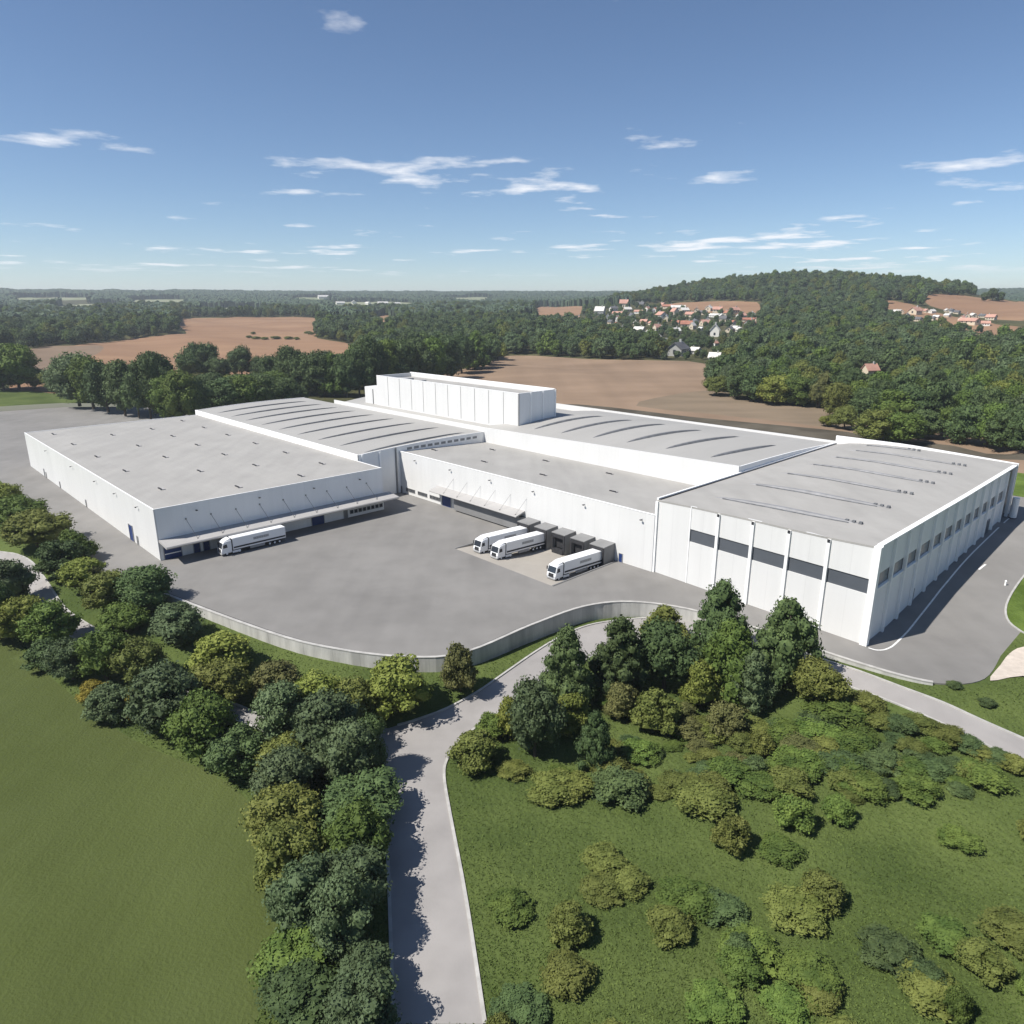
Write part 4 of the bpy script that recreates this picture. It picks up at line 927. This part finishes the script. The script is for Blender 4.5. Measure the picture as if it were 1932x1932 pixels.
# ground nearest the camera, below the hedges
for i in range(46):
    x = random.uniform(930, 1960); y = random.uniform(1500, 2080); c_ = random.choice(['olive', 'green', 'dark', 'green', 'olive'])
    px_tree(x, y, random.uniform(50, 120), random.uniform(45, 90), 'bush', c_, f'{COLW[c_]} shrub in the near meadow, {"far" if y < 1640 else "middle" if y < 1800 else "nearest"} row, {"by the road" if x < 1130 else "left of centre" if x < 1350 else "right of centre" if x < 1650 else "at the right edge"}', 'shrub', 'shrub', 'shrubs of the near meadow')
for i in range(13):
    y = 1500 + i * 40; x = 655 - (i % 2) * 110 + random.uniform(-25, 25) + (y - 1500) * .06; c_ = random.choice(['blue', 'green', 'dark', 'olive', 'green'])
    px_tree(x, y, random.uniform(95, 150), random.uniform(105, 150), random.choice(['round', 'wide']), c_, f'{COLW[c_]} tree on the {"field" if i % 2 else "road"} side of the near hedge, {"at the top" if i < 3 else "upper middle" if i < 6 else "lower middle" if i < 9 else "at the bottom"}', group='trees of the near hedge')
# --- belt behind the left lot: foot, width and height read off the photograph
BELT = [(8, 738, 60, 80, 'dark'), (36, 738, 76, 86, 'green'), (66, 735, 44, 48, 'olive'), (100, 740, 46, 44, 'olive'), (120, 750, 56, 70, 'blue'), (150, 765, 84, 100, 'blue'), (176, 770, 74, 98, 'green'), (204, 776, 62, 96, 'dark'), (236, 782, 62, 102, 'dark'), (262, 786, 50, 84, 'dark'), (284, 792, 62, 120, 'dark'),
 (300, 776, 74, 108, 'dark'), (318, 796, 70, 90, 'green'), (346, 798, 66, 100, 'green'), (372, 794, 62, 80, 'dark'), (342, 770, 60, 60, 'green'), (358, 728, 52, 66, 'dark'), (384, 712, 54, 76, 'dark'), (384, 735, 40, 34, 'brown'), (414, 724, 46, 58, 'dark'), (457, 716, 50, 66, 'dark'), (492, 720, 36, 50, 'dark'), (440, 735, 40, 30, 'olive'),
 (400, 778, 70, 70, 'dark'), (432, 782, 74, 74, 'dark'), (468, 780, 72, 74, 'green'), (504, 778, 70, 70, 'dark'), (536, 774, 60, 66, 'dark'), (455, 762, 70, 60, 'dark'), (520, 760, 70, 62, 'green'), (400, 760, 66, 56, 'dark'), (490, 750, 60, 46, 'dark'), (560, 762, 40, 40, 'dark'),
 (524, 738, 52, 80, 'dark'), (552, 744, 60, 90, 'dark'), (580, 748, 54, 90, 'dark'), (604, 750, 56, 88, 'dark'), (630, 750, 54, 84, 'green'), (654, 752, 56, 80, 'dark'), (680, 750, 54, 100, 'dark'), (706, 745, 56, 106, 'dark'), (734, 738, 60, 100, 'green'), (760, 735, 56, 96, 'dark'), (790, 730, 60, 92, 'dark'), (818, 724, 56, 90, 'green'), (845, 716, 56, 86, 'dark'), (872, 706, 52, 80, 'dark'), (898, 697, 50, 74, 'green'), (922, 690, 44, 60, 'dark'), (940, 680, 30, 40, 'lime'),
 (1352, 748, 52, 42, 'olive'), (1388, 755, 62, 66, 'dark'), (1420, 760, 66, 70, 'dark'), (1462, 766, 72, 60, 'lime'), (1500, 768, 66, 60, 'green'), (1545, 772, 40, 74, 'brown'), (1575, 790, 60, 70, 'olive'), (1612, 782, 60, 66, 'green'), (1560, 806, 30, 26, 'lime'), (1592, 812, 50, 50, 'olive'),
 (1640, 800, 80, 70, 'dark'), (1675, 806, 80, 76, 'green'), (1712, 804, 80, 76, 'dark'), (1655, 838, 84, 66, 'olive'), (1700, 842, 84, 70, 'green'), (1738, 830, 66, 60, 'dark'), (1765, 800, 60, 64, 'dark'), (1790, 825, 60, 60, 'green'), (1820, 842, 80, 84, 'dark'), (1860, 848, 84, 90, 'green'), (1900, 856, 84, 90, 'dark'), (1935, 860, 80, 90, 'dark'), (1835, 800, 70, 70, 'dark'), (1875, 800, 70, 80, 'lime'), (1915, 806, 70, 84, 'green')]
PEAK = {384: 'tall dark tree standing up alone behind the left belt', 457: 'dark tree standing apart on the tan field, second from the left', 492: 'small dark tree right of the pair standing on the tan field', 1545: 'thin brownish tree with a bare pale trunk at the field corner', 1560: 'bright green bush alone at the corner of the brown field', 36: 'broad green tree at the left end of the belt above the grass'}
for x, y, w_, h_, c_ in BELT:
    k = 'round' if w_ > 55 else 'tall' if h_ > 60 and random.random() < .3 else 'wide'
    if x > 1340: place = 'at the foot of the wooded hill'; g_ = 'trees at the foot of the wooded hill'
    elif x < 380: place = 'in the belt above the empty left lot'; g_ = 'trees of the left belt'
    elif y > 755 or x < 520: place = 'directly behind the left roofs'; g_ = 'trees behind the left roofs'
    else: place = 'in the belt left of the brown field'; g_ = 'trees left of the brown field'
    place += ', ' + ('left end' if x in (8, 66, 100, 400, 432, 524, 552, 580, 1355, 1388, 1640, 1675) else 'middle' if x in (120, 150, 176, 204, 455, 468, 490, 604, 630, 654, 680, 706, 734, 1420, 1462, 1500, 1712, 1700, 1738, 1655) else 'right end')
    lab = PEAK.get(x) if (x, y) in ((384, 712), (457, 716), (492, 720), (1545, 772), (1560, 806), (36, 738)) else None
    px_tree(x, y, w_, h_, k, c_, lab or f'{"tall " if h_ > 85 else ""}{COLW[c_]} tree {place}', group=g_)

# --- woods: fill outlines seen in the view with trees standing on the land
WOODS = {
 'plain': [(320, 584), (470, 590), (640, 590), (760, 588), (760, 600), (600, 601), (420, 601), (335, 604)],
 'left': [(-60, 622), (0, 604), (60, 578), (150, 568), (240, 566), (330, 570), (338, 612), (330, 636), (250, 645), (120, 652), (50, 660), (0, 672), (-60, 690)],
 'mid': [(598, 606), (640, 598), (700, 600), (722, 626), (750, 618), (760, 590), (860, 572), (1008, 570), (1013, 612), (1092, 612), (1100, 628), (1180, 640), (1235, 665), (1250, 682), (1100, 682), (950, 668), (940, 676), (900, 690), (850, 702), (800, 712), (700, 735), (520, 735), (520, 705), (665, 690), (668, 656), (596, 634)],
 'hill': [(1150, 540), (1240, 500), (1740, 500), (1746, 590), (1690, 592), (1662, 572), (1668, 600), (1700, 622), (1760, 640), (1810, 650), (1960, 655), (1960, 860), (1640, 800), (1560, 772), (1400, 752), (1336, 735), (1335, 690), (1395, 660), (1430, 640), (1436, 600), (1432, 568), (1255, 573), (1150, 572)],
}
DENS = {'plain': 11, 'left': 11, 'mid': 11, 'hill': 11.5}
def scatter(poly, sp0, rmax=1900, excl=(), rmin=300):
    out = []; r = rmin
    while r < rmax:
        sp = sp0 * (1 + max(0, r - 700) / 2600)
        n = int(2 * math.radians(42) * r / sp)
        t_ = np.radians(np.linspace(-42, 42, n)) + (rng.random(n) - .5) * .75 * sp / r
        r_ = r + (rng.random(n) - .5) * .75 * sp
        out.append(np.column_stack([r_ * np.sin(t_), r_ * np.cos(t_)])); r += sp * .9
    Pn = np.vstack(out); z = T(Pn[:, 0], Pn[:, 1]); px, py = proj(Pn[:, 0], Pn[:, 1], z)
    m_ = inside(poly, px, py)
    for e in excl: m_ &= ~inside(e, Pn[:, 0], Pn[:, 1])
    return np.column_stack([Pn, z])[m_]
allp = []
excl = list(fields.values())
def spot(X, Y, z):
    x, y = proj(np.array([X]), np.array([Y]), np.array([z])); x = float(x[0]); y = float(y[0])
    a = 'far left' if x < 250 else 'left' if x < 550 else 'left of centre' if x < 850 else 'centre' if x < 1150 else 'right of centre' if x < 1450 else 'right' if x < 1700 else 'far right'
    return a + (', front row' if y > 770 else ', second rows' if y > 735 else ', middle rows' if y > 700 else ', back rows')
for k, poly in WOODS.items():
    pt = scatter(poly, DENS[k], excl=excl); allp.append(np.column_stack([pt, np.full(len(pt), {'left': 0, 'mid': 1, 'hill': 2, 'plain': 1}[k])]))
VIL = {'a': [(1085, 585), (1190, 575), (1280, 580), (1440, 592), (1440, 640), (1380, 672), (1330, 690), (1240, 680), (1180, 650), (1090, 625)],
       'b': [(1660, 592), (1700, 592), (1790, 602), (1880, 622), (1960, 640), (1960, 640), (1800, 640), (1740, 632), (1665, 606)]}
for k, poly in VIL.items():
    pt = scatter(poly, 17, excl=excl); allp.append(np.column_stack([pt, np.full(len(pt), 3)]))
pt = scatter([(1745, 545), (1840, 548), (1840, 557), (1745, 556)], 14, excl=[]); allp.append(np.column_stack([pt, np.full(len(pt), 4)]))
allp = np.vstack(allp)

# --- village houses
def zc(x, y): return 1010.8 + x / 3.8226, 534.3 + y / 3.8226
def zd(x, y): return 1516.2 + x / 4.645, 534.3 + y / 4.645
M['hwhite'] = mat('house_render_white', (.72, .70, .64), .8, var=.05, scale=.4); M['hcream'] = mat('house_render_cream', (.58, .50, .38), .8, var=.05, scale=.4)
M['hgrey'] = mat('house_render_grey', (.36, .36, .34), .8, var=.05, scale=.4)
M['rred'] = mat('red_tile_roof', (.34, .15, .10), .8, var=.2, scale=1.5); M['rpink'] = mat('pale_red_tile_roof', (.46, .26, .20), .8, var=.15, scale=1.5)
M['rgrey'] = mat('grey_slate_roof', (.11, .11, .115), .7, var=.15, scale=1.5); M['rpale'] = mat('pale_sheet_roof', (.6, .58, .54), .6, var=.05, scale=1)
HM = {}
def house_mesh(wm, rm, kind):
    if (wm, rm, kind) in HM: return HM[wm, rm, kind]
    L_, W_, e, rdg = {'plain': (.5, .34, .32, .58), 'tall': (.42, .30, .48, .82), 'long': (.8, .3, .26, .46)}[kind]
    m = MB(); m.prism_x([(-W_, -.25), (W_, -.25), (W_, e), (0, rdg - .015), (-W_, e)], -L_, L_); a = m.mesh('wall', M[wm])
    m = MB(); o_ = .06; k = (rdg - e) / W_
    m.prism_x([(0, rdg), (W_ + o_, e - k * o_), (W_ + o_, e - k * o_ + .04), (0, rdg + .04)], -L_ - o_, L_ + o_); m.prism_x([(0, rdg), (0, rdg + .04), (-W_ - o_, e - k * o_ + .04), (-W_ - o_, e - k * o_)], -L_ - o_, L_ + o_)
    b = m.mesh('roof', M[rm]); m = MB(); m.box(L_ * .4, L_ * .4 + .09, -.05, .05, rdg - .1, rdg + .16); c = m.mesh('chimney', M['hgrey'])
    ws = []
    for s in (-1, 1):
        for i in (-1, 0, 1): m = MB(); m.box(L_ * .55 * i - .05, L_ * .55 * i + .05, min(s * W_, s * (W_ + .012)), max(s * W_, s * (W_ + .012)), .1, .24); ws.append(m.mesh('window', M['glass']))
        m = MB(); m.box(min(s * L_, s * (L_ + .012)), max(s * L_, s * (L_ + .012)), -.06, .06, .12, .28); ws.append(m.mesh('window', M['glass']))
    HM[wm, rm, kind] = (a, b, c, ws); return HM[wm, rm, kind]
WN = {'hwhite': 'white', 'hcream': 'cream', 'hgrey': 'grey'}; RN = {'rred': 'red', 'rpink': 'pale red', 'rgrey': 'dark grey', 'rpale': 'pale'}
HPOS = []
def house(x, y, wpx, wm, rm, kind='plain', label=None, group='houses of the village below the hill', name='house', rot=None, det=True):
    h = hit(x, y)
    if not h: return
    f = fwd(*h) / F_; s = wpx * f; rot = random.choice([.5, .9, -.4, 1.4, 2.0]) + random.uniform(-.2, .2) if rot is None else rot
    r = empty(name, (h[0], h[1], h[2]), rot); r.scale = (s, s, s); a, b, c, ws = house_mesh(wm, rm, kind)
    link('wall', a, r); ro = link('roof', b, r)
    if det:
        link('chimney', c, ro)
        for q in ws: link('window', q, r)
    tag(r, label or f'{WN[wm]} {"long " if kind == "long" else ""}house with a {RN[rm]} roof', 'house' if name == 'house' else name.replace('_', ' '), group); HPOS.append((h[0], h[1], s)); return r
def row(y): return 'far edge' if y < 588 else 'upper part' if y < 600 else 'middle' if y < 622 else 'near edge'
def col(x): return 'left end' if x < 1150 else 'left half' if x < 1230 else 'centre' if x < 1320 else 'right half'
VA = [((312, 305), 20, 'hcream', 'rpink', 'tall', 'pink-roofed house alone at the left end of the village'), ((1085, 318), 20, 'hcream', 'rred', 'plain', 'house with a bright orange-red roof in the middle of the village'),
 ((1290, 385), 27, 'hwhite', 'rpale', 'tall', 'biggest white house of the village, near the wooded hill'), ((1288, 578), 24, 'hwhite', 'rpale', 'tall', 'white gabled house at the edge of the brown field by the wood'),
 ((1025, 520), 40, 'hgrey', 'rgrey', 'plain', 'dark grey barn at the far edge of the brown field'), ((712, 492), 24, 'hgrey', 'rgrey', 'long', 'low dark grey roof among trees left of the barn'), ((1150, 508), 20, 'hgrey', 'rpale', 'plain', 'pale greenish house right of the dark barn'), ((645, 497), 9, 'hwhite', 'rpale', 'plain', 'tiny white hut at the edge of the brown field'),
 ((462, 235), 20, 'hgrey', 'rpale', 'tall', 'pale blue-grey building at the top left of the village'), ((1605, 300), 22, 'hcream', 'rpink', 'plain', 'cream house against the wood at the right end of the village')]
for (a, b), w_, wm, rm, k, lb in VA: house(*zc(a, b), w_, wm, rm, k, lb, name='barn' if 'barn' in lb else 'house')
VB = [(635, 176, 15), (750, 170, 13), (915, 174, 12), (958, 180, 12), (1025, 190, 14), (600, 232, 13), (590, 274, 10), (690, 262, 12), (805, 206, 10), (830, 220, 11), (865, 203, 10), (750, 217, 11), (905, 252, 17), (963, 237, 10), (940, 277, 12), (1208, 227, 11), (1250, 198, 13), (1310, 208, 14), (1430, 214, 15), (1290, 245, 12),
 (1560, 238, 12), (1480, 252, 14), (1545, 312, 18), (1222, 307, 16), (745, 357, 16), (835, 374, 16), (873, 347, 14), (915, 327, 10), (1000, 367, 17), (1290, 450, 13), (1400, 348, 16), (1470, 352, 16), (1560, 374, 14), (1655, 378, 12), (845, 408, 14), (960, 428, 12), (700, 388, 14), (1500, 418, 12), (540, 292, 10), (580, 302, 10), (1070, 212, 13), (1000, 232, 14), (1110, 242, 13), (560, 200, 12), (660, 205, 12), (720, 300, 11), (1150, 290, 11), (1350, 280, 12), (520, 262, 10), (575, 322, 11), (640, 340, 11), (780, 290, 11), (845, 300, 12), (1005, 300, 12), (1130, 330, 12), (1410, 300, 12), (1440, 340, 12), (1190, 345, 11), (890, 400, 11), (1385, 230, 12), (1160, 205, 11), (1340, 250, 11), (1240, 275, 11), (1530, 275, 12), (780, 440, 12), (1090, 445, 11)]
for i, (a, b, w_) in enumerate(VB):
    x, y = zc(a, b); wm = random.choice(['hwhite', 'hcream', 'hcream']); rm = random.choice(['rpink', 'rred', 'rpale', 'rgrey', 'rpink', 'rpale'])
    house(x, y, w_ * 1.15, wm, rm, random.choice(['plain', 'plain', 'tall', 'long']), f'{WN[wm]} house with a {RN[rm]} roof, {row(y)} of the village, {col(x)}')
VD = [(795, 264, 13), (845, 258, 11), (905, 290, 11), (975, 264, 20), (1000, 322, 11), (1072, 248, 10), (1125, 252, 10), (1120, 312, 10), (1160, 302, 10), (1253, 243, 9), (1295, 248, 10), (1258, 288, 10), (1343, 258, 9), (1430, 292, 12), (1480, 292, 12), (1565, 292, 10), (1590, 362, 13)]
for a, b, w_ in VD:
    x, y = zd(a, b); wm = random.choice(['hwhite', 'hcream', 'hcream']); rm = random.choice(['rpale', 'rpink', 'rgrey', 'rpale'])
    house(x, y + 2, w_ * 1.1, wm, rm, 'plain', f'{WN[wm]} house with a {RN[rm]} roof, {"left" if x < 1740 else "right"} part of the right hamlet', 'houses of the hamlet right of the hill')
for (a, b), w_, k, lb in (((1390, 328), 15, 'plain', 'small pink-roofed house behind the long pink roof in the right hamlet'), ((1450, 355), 22, 'long', 'long pink-roofed house in the middle of the right hamlet'), ((1210, 416), 22, 'long', 'pink-roofed barn at the wood edge of the right hamlet'), ((1640, 320), 16, 'plain', 'cream house at the right end of the right hamlet')):
    house(*zd(a, b), w_, 'hcream', 'rpink', k, lb, 'houses of the hamlet right of the hill')
CLR = []
for (x, y), w_, lb in (((1640, 712), 30, 'pinkish house showing through a gap in the wooded hill'), ((1851, 735), 16, 'small cream house glimpsed between trees at the far right')):
    o = house(x, y, w_, 'hcream', 'rpink', 'tall', lb, 'houses hidden in the wood', rot=.3); CLR.append((o.location.x, o.location.y, w_))
q_ = hit(*zc(1290, 578)); CLR.append((q_[0], q_[1], 24)); q_ = hit(*zc(1290, 385)); CLR.append((q_[0], q_[1], 26))
for i, (x, y, w_) in enumerate([(385, 579, 9), (400, 578, 7), (418, 577, 10), (434, 578, 6), (642, 574, 10), (668, 573, 12), (694, 574, 9), (722, 575, 12), (748, 575, 9), (978, 572, 12), (986, 566, 7), (994, 573, 8), (610, 563, 12), (520, 566, 8), (700, 562, 9), (1212, 566, 7), (300, 574, 8)]):
    house(x, y, w_, 'hwhite', 'rpale', 'long', 'tiny pale building far out on the plain', 'distant pale buildings', det=False)

# --- trees of the woods: the nearest ones as trees, the rest as one wood
HP = np.array(HPOS)
k_ = np.ones(len(allp), bool)
for hx, hy, s in HPOS:
    R_ = math.hypot(hx, hy); ux, uy = hx / R_, hy / R_
    dx, dy = allp[:, 0] - hx, allp[:, 1] - hy; al = -(dx * ux + dy * uy); ac = np.abs(dx * uy - dy * ux)
    k_ &= ~((ac < s * .75) & (al > -s * .6) & (al < s * 1.1 + 6))
for hx, hy, w_ in CLR:   # the clearings in which the two hidden houses stand
    R_ = math.hypot(hx, hy); ux, uy = hx / R_, hy / R_; dx, dy = allp[:, 0] - hx, allp[:, 1] - hy; al = -(dx * ux + dy * uy); ac = np.abs(dx * uy - dy * ux)
    k_ &= ~((ac < w_ * .42) & (al > -8) & (al < w_ * 3.2))
allp = allp[k_]
qx, qy = proj(allp[:, 0], allp[:, 1], allp[:, 2]); k_ = np.ones(len(allp), bool)
for kk in ('pale_far_a', 'pale_far_b', 'grey_far', 'tan_mid', 'tan_small', 'tan_hill'):
    for dy in (0, 3, 6): k_ &= ~inside(PXF[kk], qx, qy - dy)
allp = allp[k_]
order = np.argsort(np.hypot(allp[:, 0], allp[:, 1])); allp = allp[order]
n_tree = len([o for o in bpy.data.objects if o.name.split('.')[0] == 'tree' and o.get('category')])
n_ind = max(0, 296 - n_tree); print('trees so far', n_tree, 'wood points', len(allp))
WL = ['in the wood beyond the tan field', 'in the dark wood between the fields', 'on the wooded hill', 'between the village houses', 'on the crest']
WG = ['trees of the left wood', 'trees of the middle wood', 'trees of the wooded hill', 'trees among the houses', 'trees on the crest']
for i in range(min(n_ind, len(allp))):
    X, Y, z, k = allp[i]; k = int(k); c_ = random.choice(['dark', 'dark', 'dark', 'green', 'blue', 'olive', 'dark'])
    w_ = random.uniform(11.5, 17)
    put_tree(X, Y, w_, w_ * random.uniform(1.05, 1.35), random.choice(['mid', 'mid', 'wide']) if True else '', c_, 'tree', f'{COLW[c_].replace(" ", "-")} tree {WL[k]}, {spot(X, Y, z)}', 'tree', WG[k], z=z, idx=random.randrange(3))
for x, y, w_, h_ in ((1752, 556, 18, 18), (1770, 555, 16, 15), (1783, 556, 14, 14), (1796, 556, 14, 13), (1806, 557, 14, 20), (1828, 557, 10, 12), (1836, 558, 12, 17), (1872, 568, 22, 24), (1858, 569, 18, 20), (1886, 569, 18, 18), (1742, 568, 0, 0)):
    if w_: px_tree(x, y, w_, h_, 'mid', 'dark', 'dark tree in the row on the skyline right of the hill' if x < 1845 else 'dark tree in the clump standing on the tan crest', group='trees on the skyline')
rest = allp[max(n_ind, 0):]
# far plain forest
far = []
def gn_wood(name, pts_, label, cols, wlo, whi):
    me = bpy.data.meshes.new(name); n = len(pts_); me.vertices.add(n); me.vertices.foreach_set('co', np.asarray(pts_[:, :3] - [0, 0, .2], np.float32).ravel())
    rg = np.random.default_rng(5); ww = rg.uniform(wlo, whi, n) * np.where(pts_[:, 3] == 3, .6, 1); hh = ww * rg.uniform(.95, 1.25, n)
    a = me.attributes.new('sc', 'FLOAT_VECTOR', 'POINT'); a.data.foreach_set('vector', np.column_stack([ww, ww, hh]).astype(np.float32).ravel())
    a = me.attributes.new('rt', 'FLOAT_VECTOR', 'POINT'); a.data.foreach_set('vector', np.column_stack([np.zeros(n), np.zeros(n), rg.uniform(0, 6.28, n)]).astype(np.float32).ravel())
    a = me.attributes.new('ix', 'INT', 'POINT'); a.data.foreach_set('value', rg.integers(0, len(cols), n).astype(np.int32))
    o = link(name, me); tag(o, label, 'wood', kind='stuff')
    ng = bpy.data.node_groups.new(name, 'GeometryNodeTree'); ng.interface.new_socket('Geometry', in_out='INPUT', socket_type='NodeSocketGeometry'); ng.interface.new_socket('Geometry', in_out='OUTPUT', socket_type='NodeSocketGeometry')
    n_ = ng.nodes; l = ng.links; gi = n_.new('NodeGroupInput'); go = n_.new('NodeGroupOutput'); jn = n_.new('GeometryNodeJoinGeometry')
    def attr(nm, t):
        q = n_.new('GeometryNodeInputNamedAttribute'); q.data_type = t; q.inputs[0].default_value = nm; return q.outputs[0]
    sc_, rt_, ix_ = attr('sc', 'FLOAT_VECTOR'), attr('rt', 'FLOAT_VECTOR'), attr('ix', 'INT')
    for i, (src, col_) in enumerate(cols):
        oi = n_.new('GeometryNodeObjectInfo'); oi.inputs['Object'].default_value = src; oi.inputs['As Instance'].default_value = False
        sm = n_.new('GeometryNodeSetMaterial'); sm.inputs['Material'].default_value = M[col_]; l.new(oi.outputs['Geometry'], sm.inputs[0])
        cp = n_.new('FunctionNodeCompare'); cp.data_type = 'INT'; cp.operation = 'EQUAL'; l.new(ix_, cp.inputs[2]); cp.inputs[3].default_value = i
        ip = n_.new('GeometryNodeInstanceOnPoints'); l.new(gi.outputs[0], ip.inputs['Points']); l.new(cp.outputs[0], ip.inputs['Selection']); l.new(sm.outputs[0], ip.inputs['Instance'])
        l.new(rt_, ip.inputs['Rotation']); l.new(sc_, ip.inputs['Scale']); l.new(ip.outputs[0], jn.inputs[0])
    l.new(jn.outputs[0], go.inputs[0]); md = o.modifiers.new('scatter', 'NODES'); md.node_group = ng; return o
mids = []
for o in bpy.data.objects:
    if o.type == 'MESH' and o.name.split('.')[0] in ('crown',) and o.data.name.startswith('crown_mid') and o.data not in [q.data for q in mids]: mids.append(o)
print('mid sources', len(mids), 'rest', len(rest))
cols = [(mids[i % len(mids)], c_) for i, c_ in enumerate(['dark', 'dark', 'dark', 'blue', 'dark', 'olive', 'dark', 'green', 'blue'])]
gn_wood('woodland', rest, 'dense dark green woodland covering the hill and the flat land behind the factory', cols, 10, 19)

# --- forest on the plain out to the horizon: a closed canopy with crown-sized bumps
def canopy_sheet():
    tt = np.radians(np.arange(-40, 40.01, .085)); r_ = np.geomspace(1120, 6200, 250)
    TT, RG = np.meshgrid(tt, r_); X = RG * np.sin(TT); Y = RG * np.cos(TT)
    rg = np.random.default_rng(3); X += rg.normal(size=X.shape) * 1.2; Y += rg.normal(size=Y.shape) * 3
    z0 = T(X.ravel(), Y.ravel()).reshape(X.shape)
    px, py = proj(X, Y, z0)
    nz = rg.random(X.shape); sm = rg.random((26, 48)); a = np.linspace(0, 25, X.shape[0]); b = np.linspace(0, 47, X.shape[1])
    i0 = np.clip(a.astype(int), 0, 24); j0 = np.clip(b.astype(int), 0, 46); fa = (a - i0)[:, None]; fb = (b - j0)[None]
    sm = sm[i0][:, j0] * (1 - fa) * (1 - fb) + sm[i0 + 1][:, j0] * fa * (1 - fb) + sm[i0][:, j0 + 1] * (1 - fa) * fb + sm[i0 + 1][:, j0 + 1] * fa * fb
    Z = z0 + 6 + 6.5 * nz + 9 * sm
    keep = np.ones(X.shape, bool)
    for v in fields.values(): keep &= ~inside(v, X, Y)
    for kk in ('pale_far_a', 'pale_far_b', 'pale_far_c', 'pale_far_d', 'pale_far_e', 'pale_far_f', 'pale_far_g', 'grey_far', 'tan_mid'):
        for dy in (0, 3, 6, 9): keep &= ~inside(PXF[kk], px, py - dy)
    for kk in ('a', 'b'): keep &= ~inside(VIL[kk], px, py)
    keep &= ~((px > 335) & (px < 600) & (py > 592) & (py < 606))
    keep &= ~inside(WOODS['hill'], px, py) | (RG > 1900)
    keep &= ~((RG < 1900) & (px > 1400))
    keep &= ~((RG < 1400) & (px > 1080) & (px < 1300) & (py > 572))
    keep &= (sm > .17) | (RG > 2600)
    n_, m_ = X.shape; id_ = np.arange(n_ * m_).reshape(n_, m_)
    q = np.stack([id_[:-1, :-1], id_[:-1, 1:], id_[1:, 1:], id_[1:, :-1]], -1).reshape(-1, 4)
    kq = (keep[:-1, :-1] & keep[:-1, 1:] & keep[1:, 1:] & keep[1:, :-1]).ravel(); q = q[kq]
    V = np.column_stack([X.ravel(), Y.ravel(), Z.ravel()])
    # close the canopy down to the ground along its edges
    E = np.concatenate([q[:, [0, 1]], q[:, [1, 2]], q[:, [2, 3]], q[:, [3, 0]]]); n = len(V); h = E[:, 0].astype(np.int64) * n + E[:, 1]; hr = E[:, 1].astype(np.int64) * n + E[:, 0]
    bd = E[~np.isin(h, hr)]; V = np.vstack([V, np.column_stack([X.ravel(), Y.ravel(), z0.ravel() - 1])]); q = np.vstack([q, np.column_stack([bd[:, 1], bd[:, 0], bd[:, 0] + n, bd[:, 1] + n])])
    us_, inv = np.unique(q, return_inverse=True); o = link('distant_forest', np_mesh('distant_forest', V[us_], inv.reshape(-1, 4), M['far'])); tag(o, 'dark forest spreading over the plain to the horizon', 'forest', kind='stuff')
canopy_sheet()

# --- hedge line across the tan field
for x, y, w_ in [(470, 638, 12), (484, 640, 16), (500, 641, 14), (520, 640, 18), (545, 640, 16), (560, 641, 12), (600, 636, 14), (620, 638, 18), (640, 638, 16), (478, 631, 9), (588, 632, 12), (612, 628, 10), (820-238, 630, 16)]:
    px_tree(x, y, w_, 6, 'bush', 'olive', 'low scrubby bush on the line crossing the tan field', 'bush', 'bush', 'scrub on the field boundary')

# --- grass tufts on the banks and the near meadow
def tufts(n, polys, label, name, h0, h1, mat_):
    rg = np.random.default_rng(11); out = []
    bx = polys
    while sum(len(q) for q in out) < n:
        x = rg.uniform(-30, 1962, 20000); y = rg.uniform(1100, 1960, 20000)
        pz = np.zeros(20000); d0 = np.stack([x - 966, F_ * math.cos(PT) - (y - 966) * math.sin(PT), -F_ * math.sin(PT) - (y - 966) * math.cos(PT)], 1)
        t_ = (-3.5 - HC) / d0[:, 2]; X = d0[:, 0] * t_; Y = d0[:, 1] * t_
        d, a = edge_d(X, Y); m_ = d > .6
        for e in [road_in_w + road_out_w, path_r_w + path_l_w, yard, cream, lawn_left]: m_ &= ~inside(e, X, Y)
        out.append(np.column_stack([X[m_], Y[m_]]))
    Pn = np.vstack(out)[:n]; z = T(Pn[:, 0], Pn[:, 1]); n = len(Pn)
    a = rg.uniform(0, 6.28, n); w_ = rg.uniform(.05, .15, n); h = rg.uniform(h0, h1, n); lx = rg.normal(size=n) * .12; ly = rg.normal(size=n) * .12
    V = np.empty((n, 3, 3)); V[:, 0] = np.column_stack([Pn[:, 0] - np.cos(a) * w_, Pn[:, 1] - np.sin(a) * w_, z - .03]); V[:, 1] = np.column_stack([Pn[:, 0] + np.cos(a) * w_, Pn[:, 1] + np.sin(a) * w_, z - .03]); V[:, 2] = np.column_stack([Pn[:, 0] + lx, Pn[:, 1] + ly, z + h])
    o = link(name, np_mesh(name, V.reshape(-1, 3), np.arange(3 * n).reshape(-1, 3), mat_)); tag(o, label, 'grass', kind='stuff')
M['blade'] = mat('grass_blades', (.062, .092, .022), .9, col2=(.105, .14, .038), scale=.12, detail=8, coords='World', spec=.1)
tufts(80000, None, 'rough green grass on the banks below the yard', 'grass_tufts', .06, .16, M['blade'])

# ------------------------------------------------------------------ haze over the whole land
hz = MB(); hz.box(-13500, 13500, -600, 13500, -14, 150)
hm = bpy.data.materials.new('thin_haze'); hm.use_nodes = True; n_ = hm.node_tree.nodes; n_.clear()
ho = n_.new('ShaderNodeOutputMaterial'); pv = n_.new('ShaderNodeVolumePrincipled'); pv.inputs['Color'].default_value = (.86, .92, 1, 1); pv.inputs['Density'].default_value = .00013; pv.inputs['Anisotropy'].default_value = .2
hm.node_tree.links.new(pv.outputs[0], ho.inputs['Volume']); tag(hz.build('haze', hm), None, None, kind='stuff')
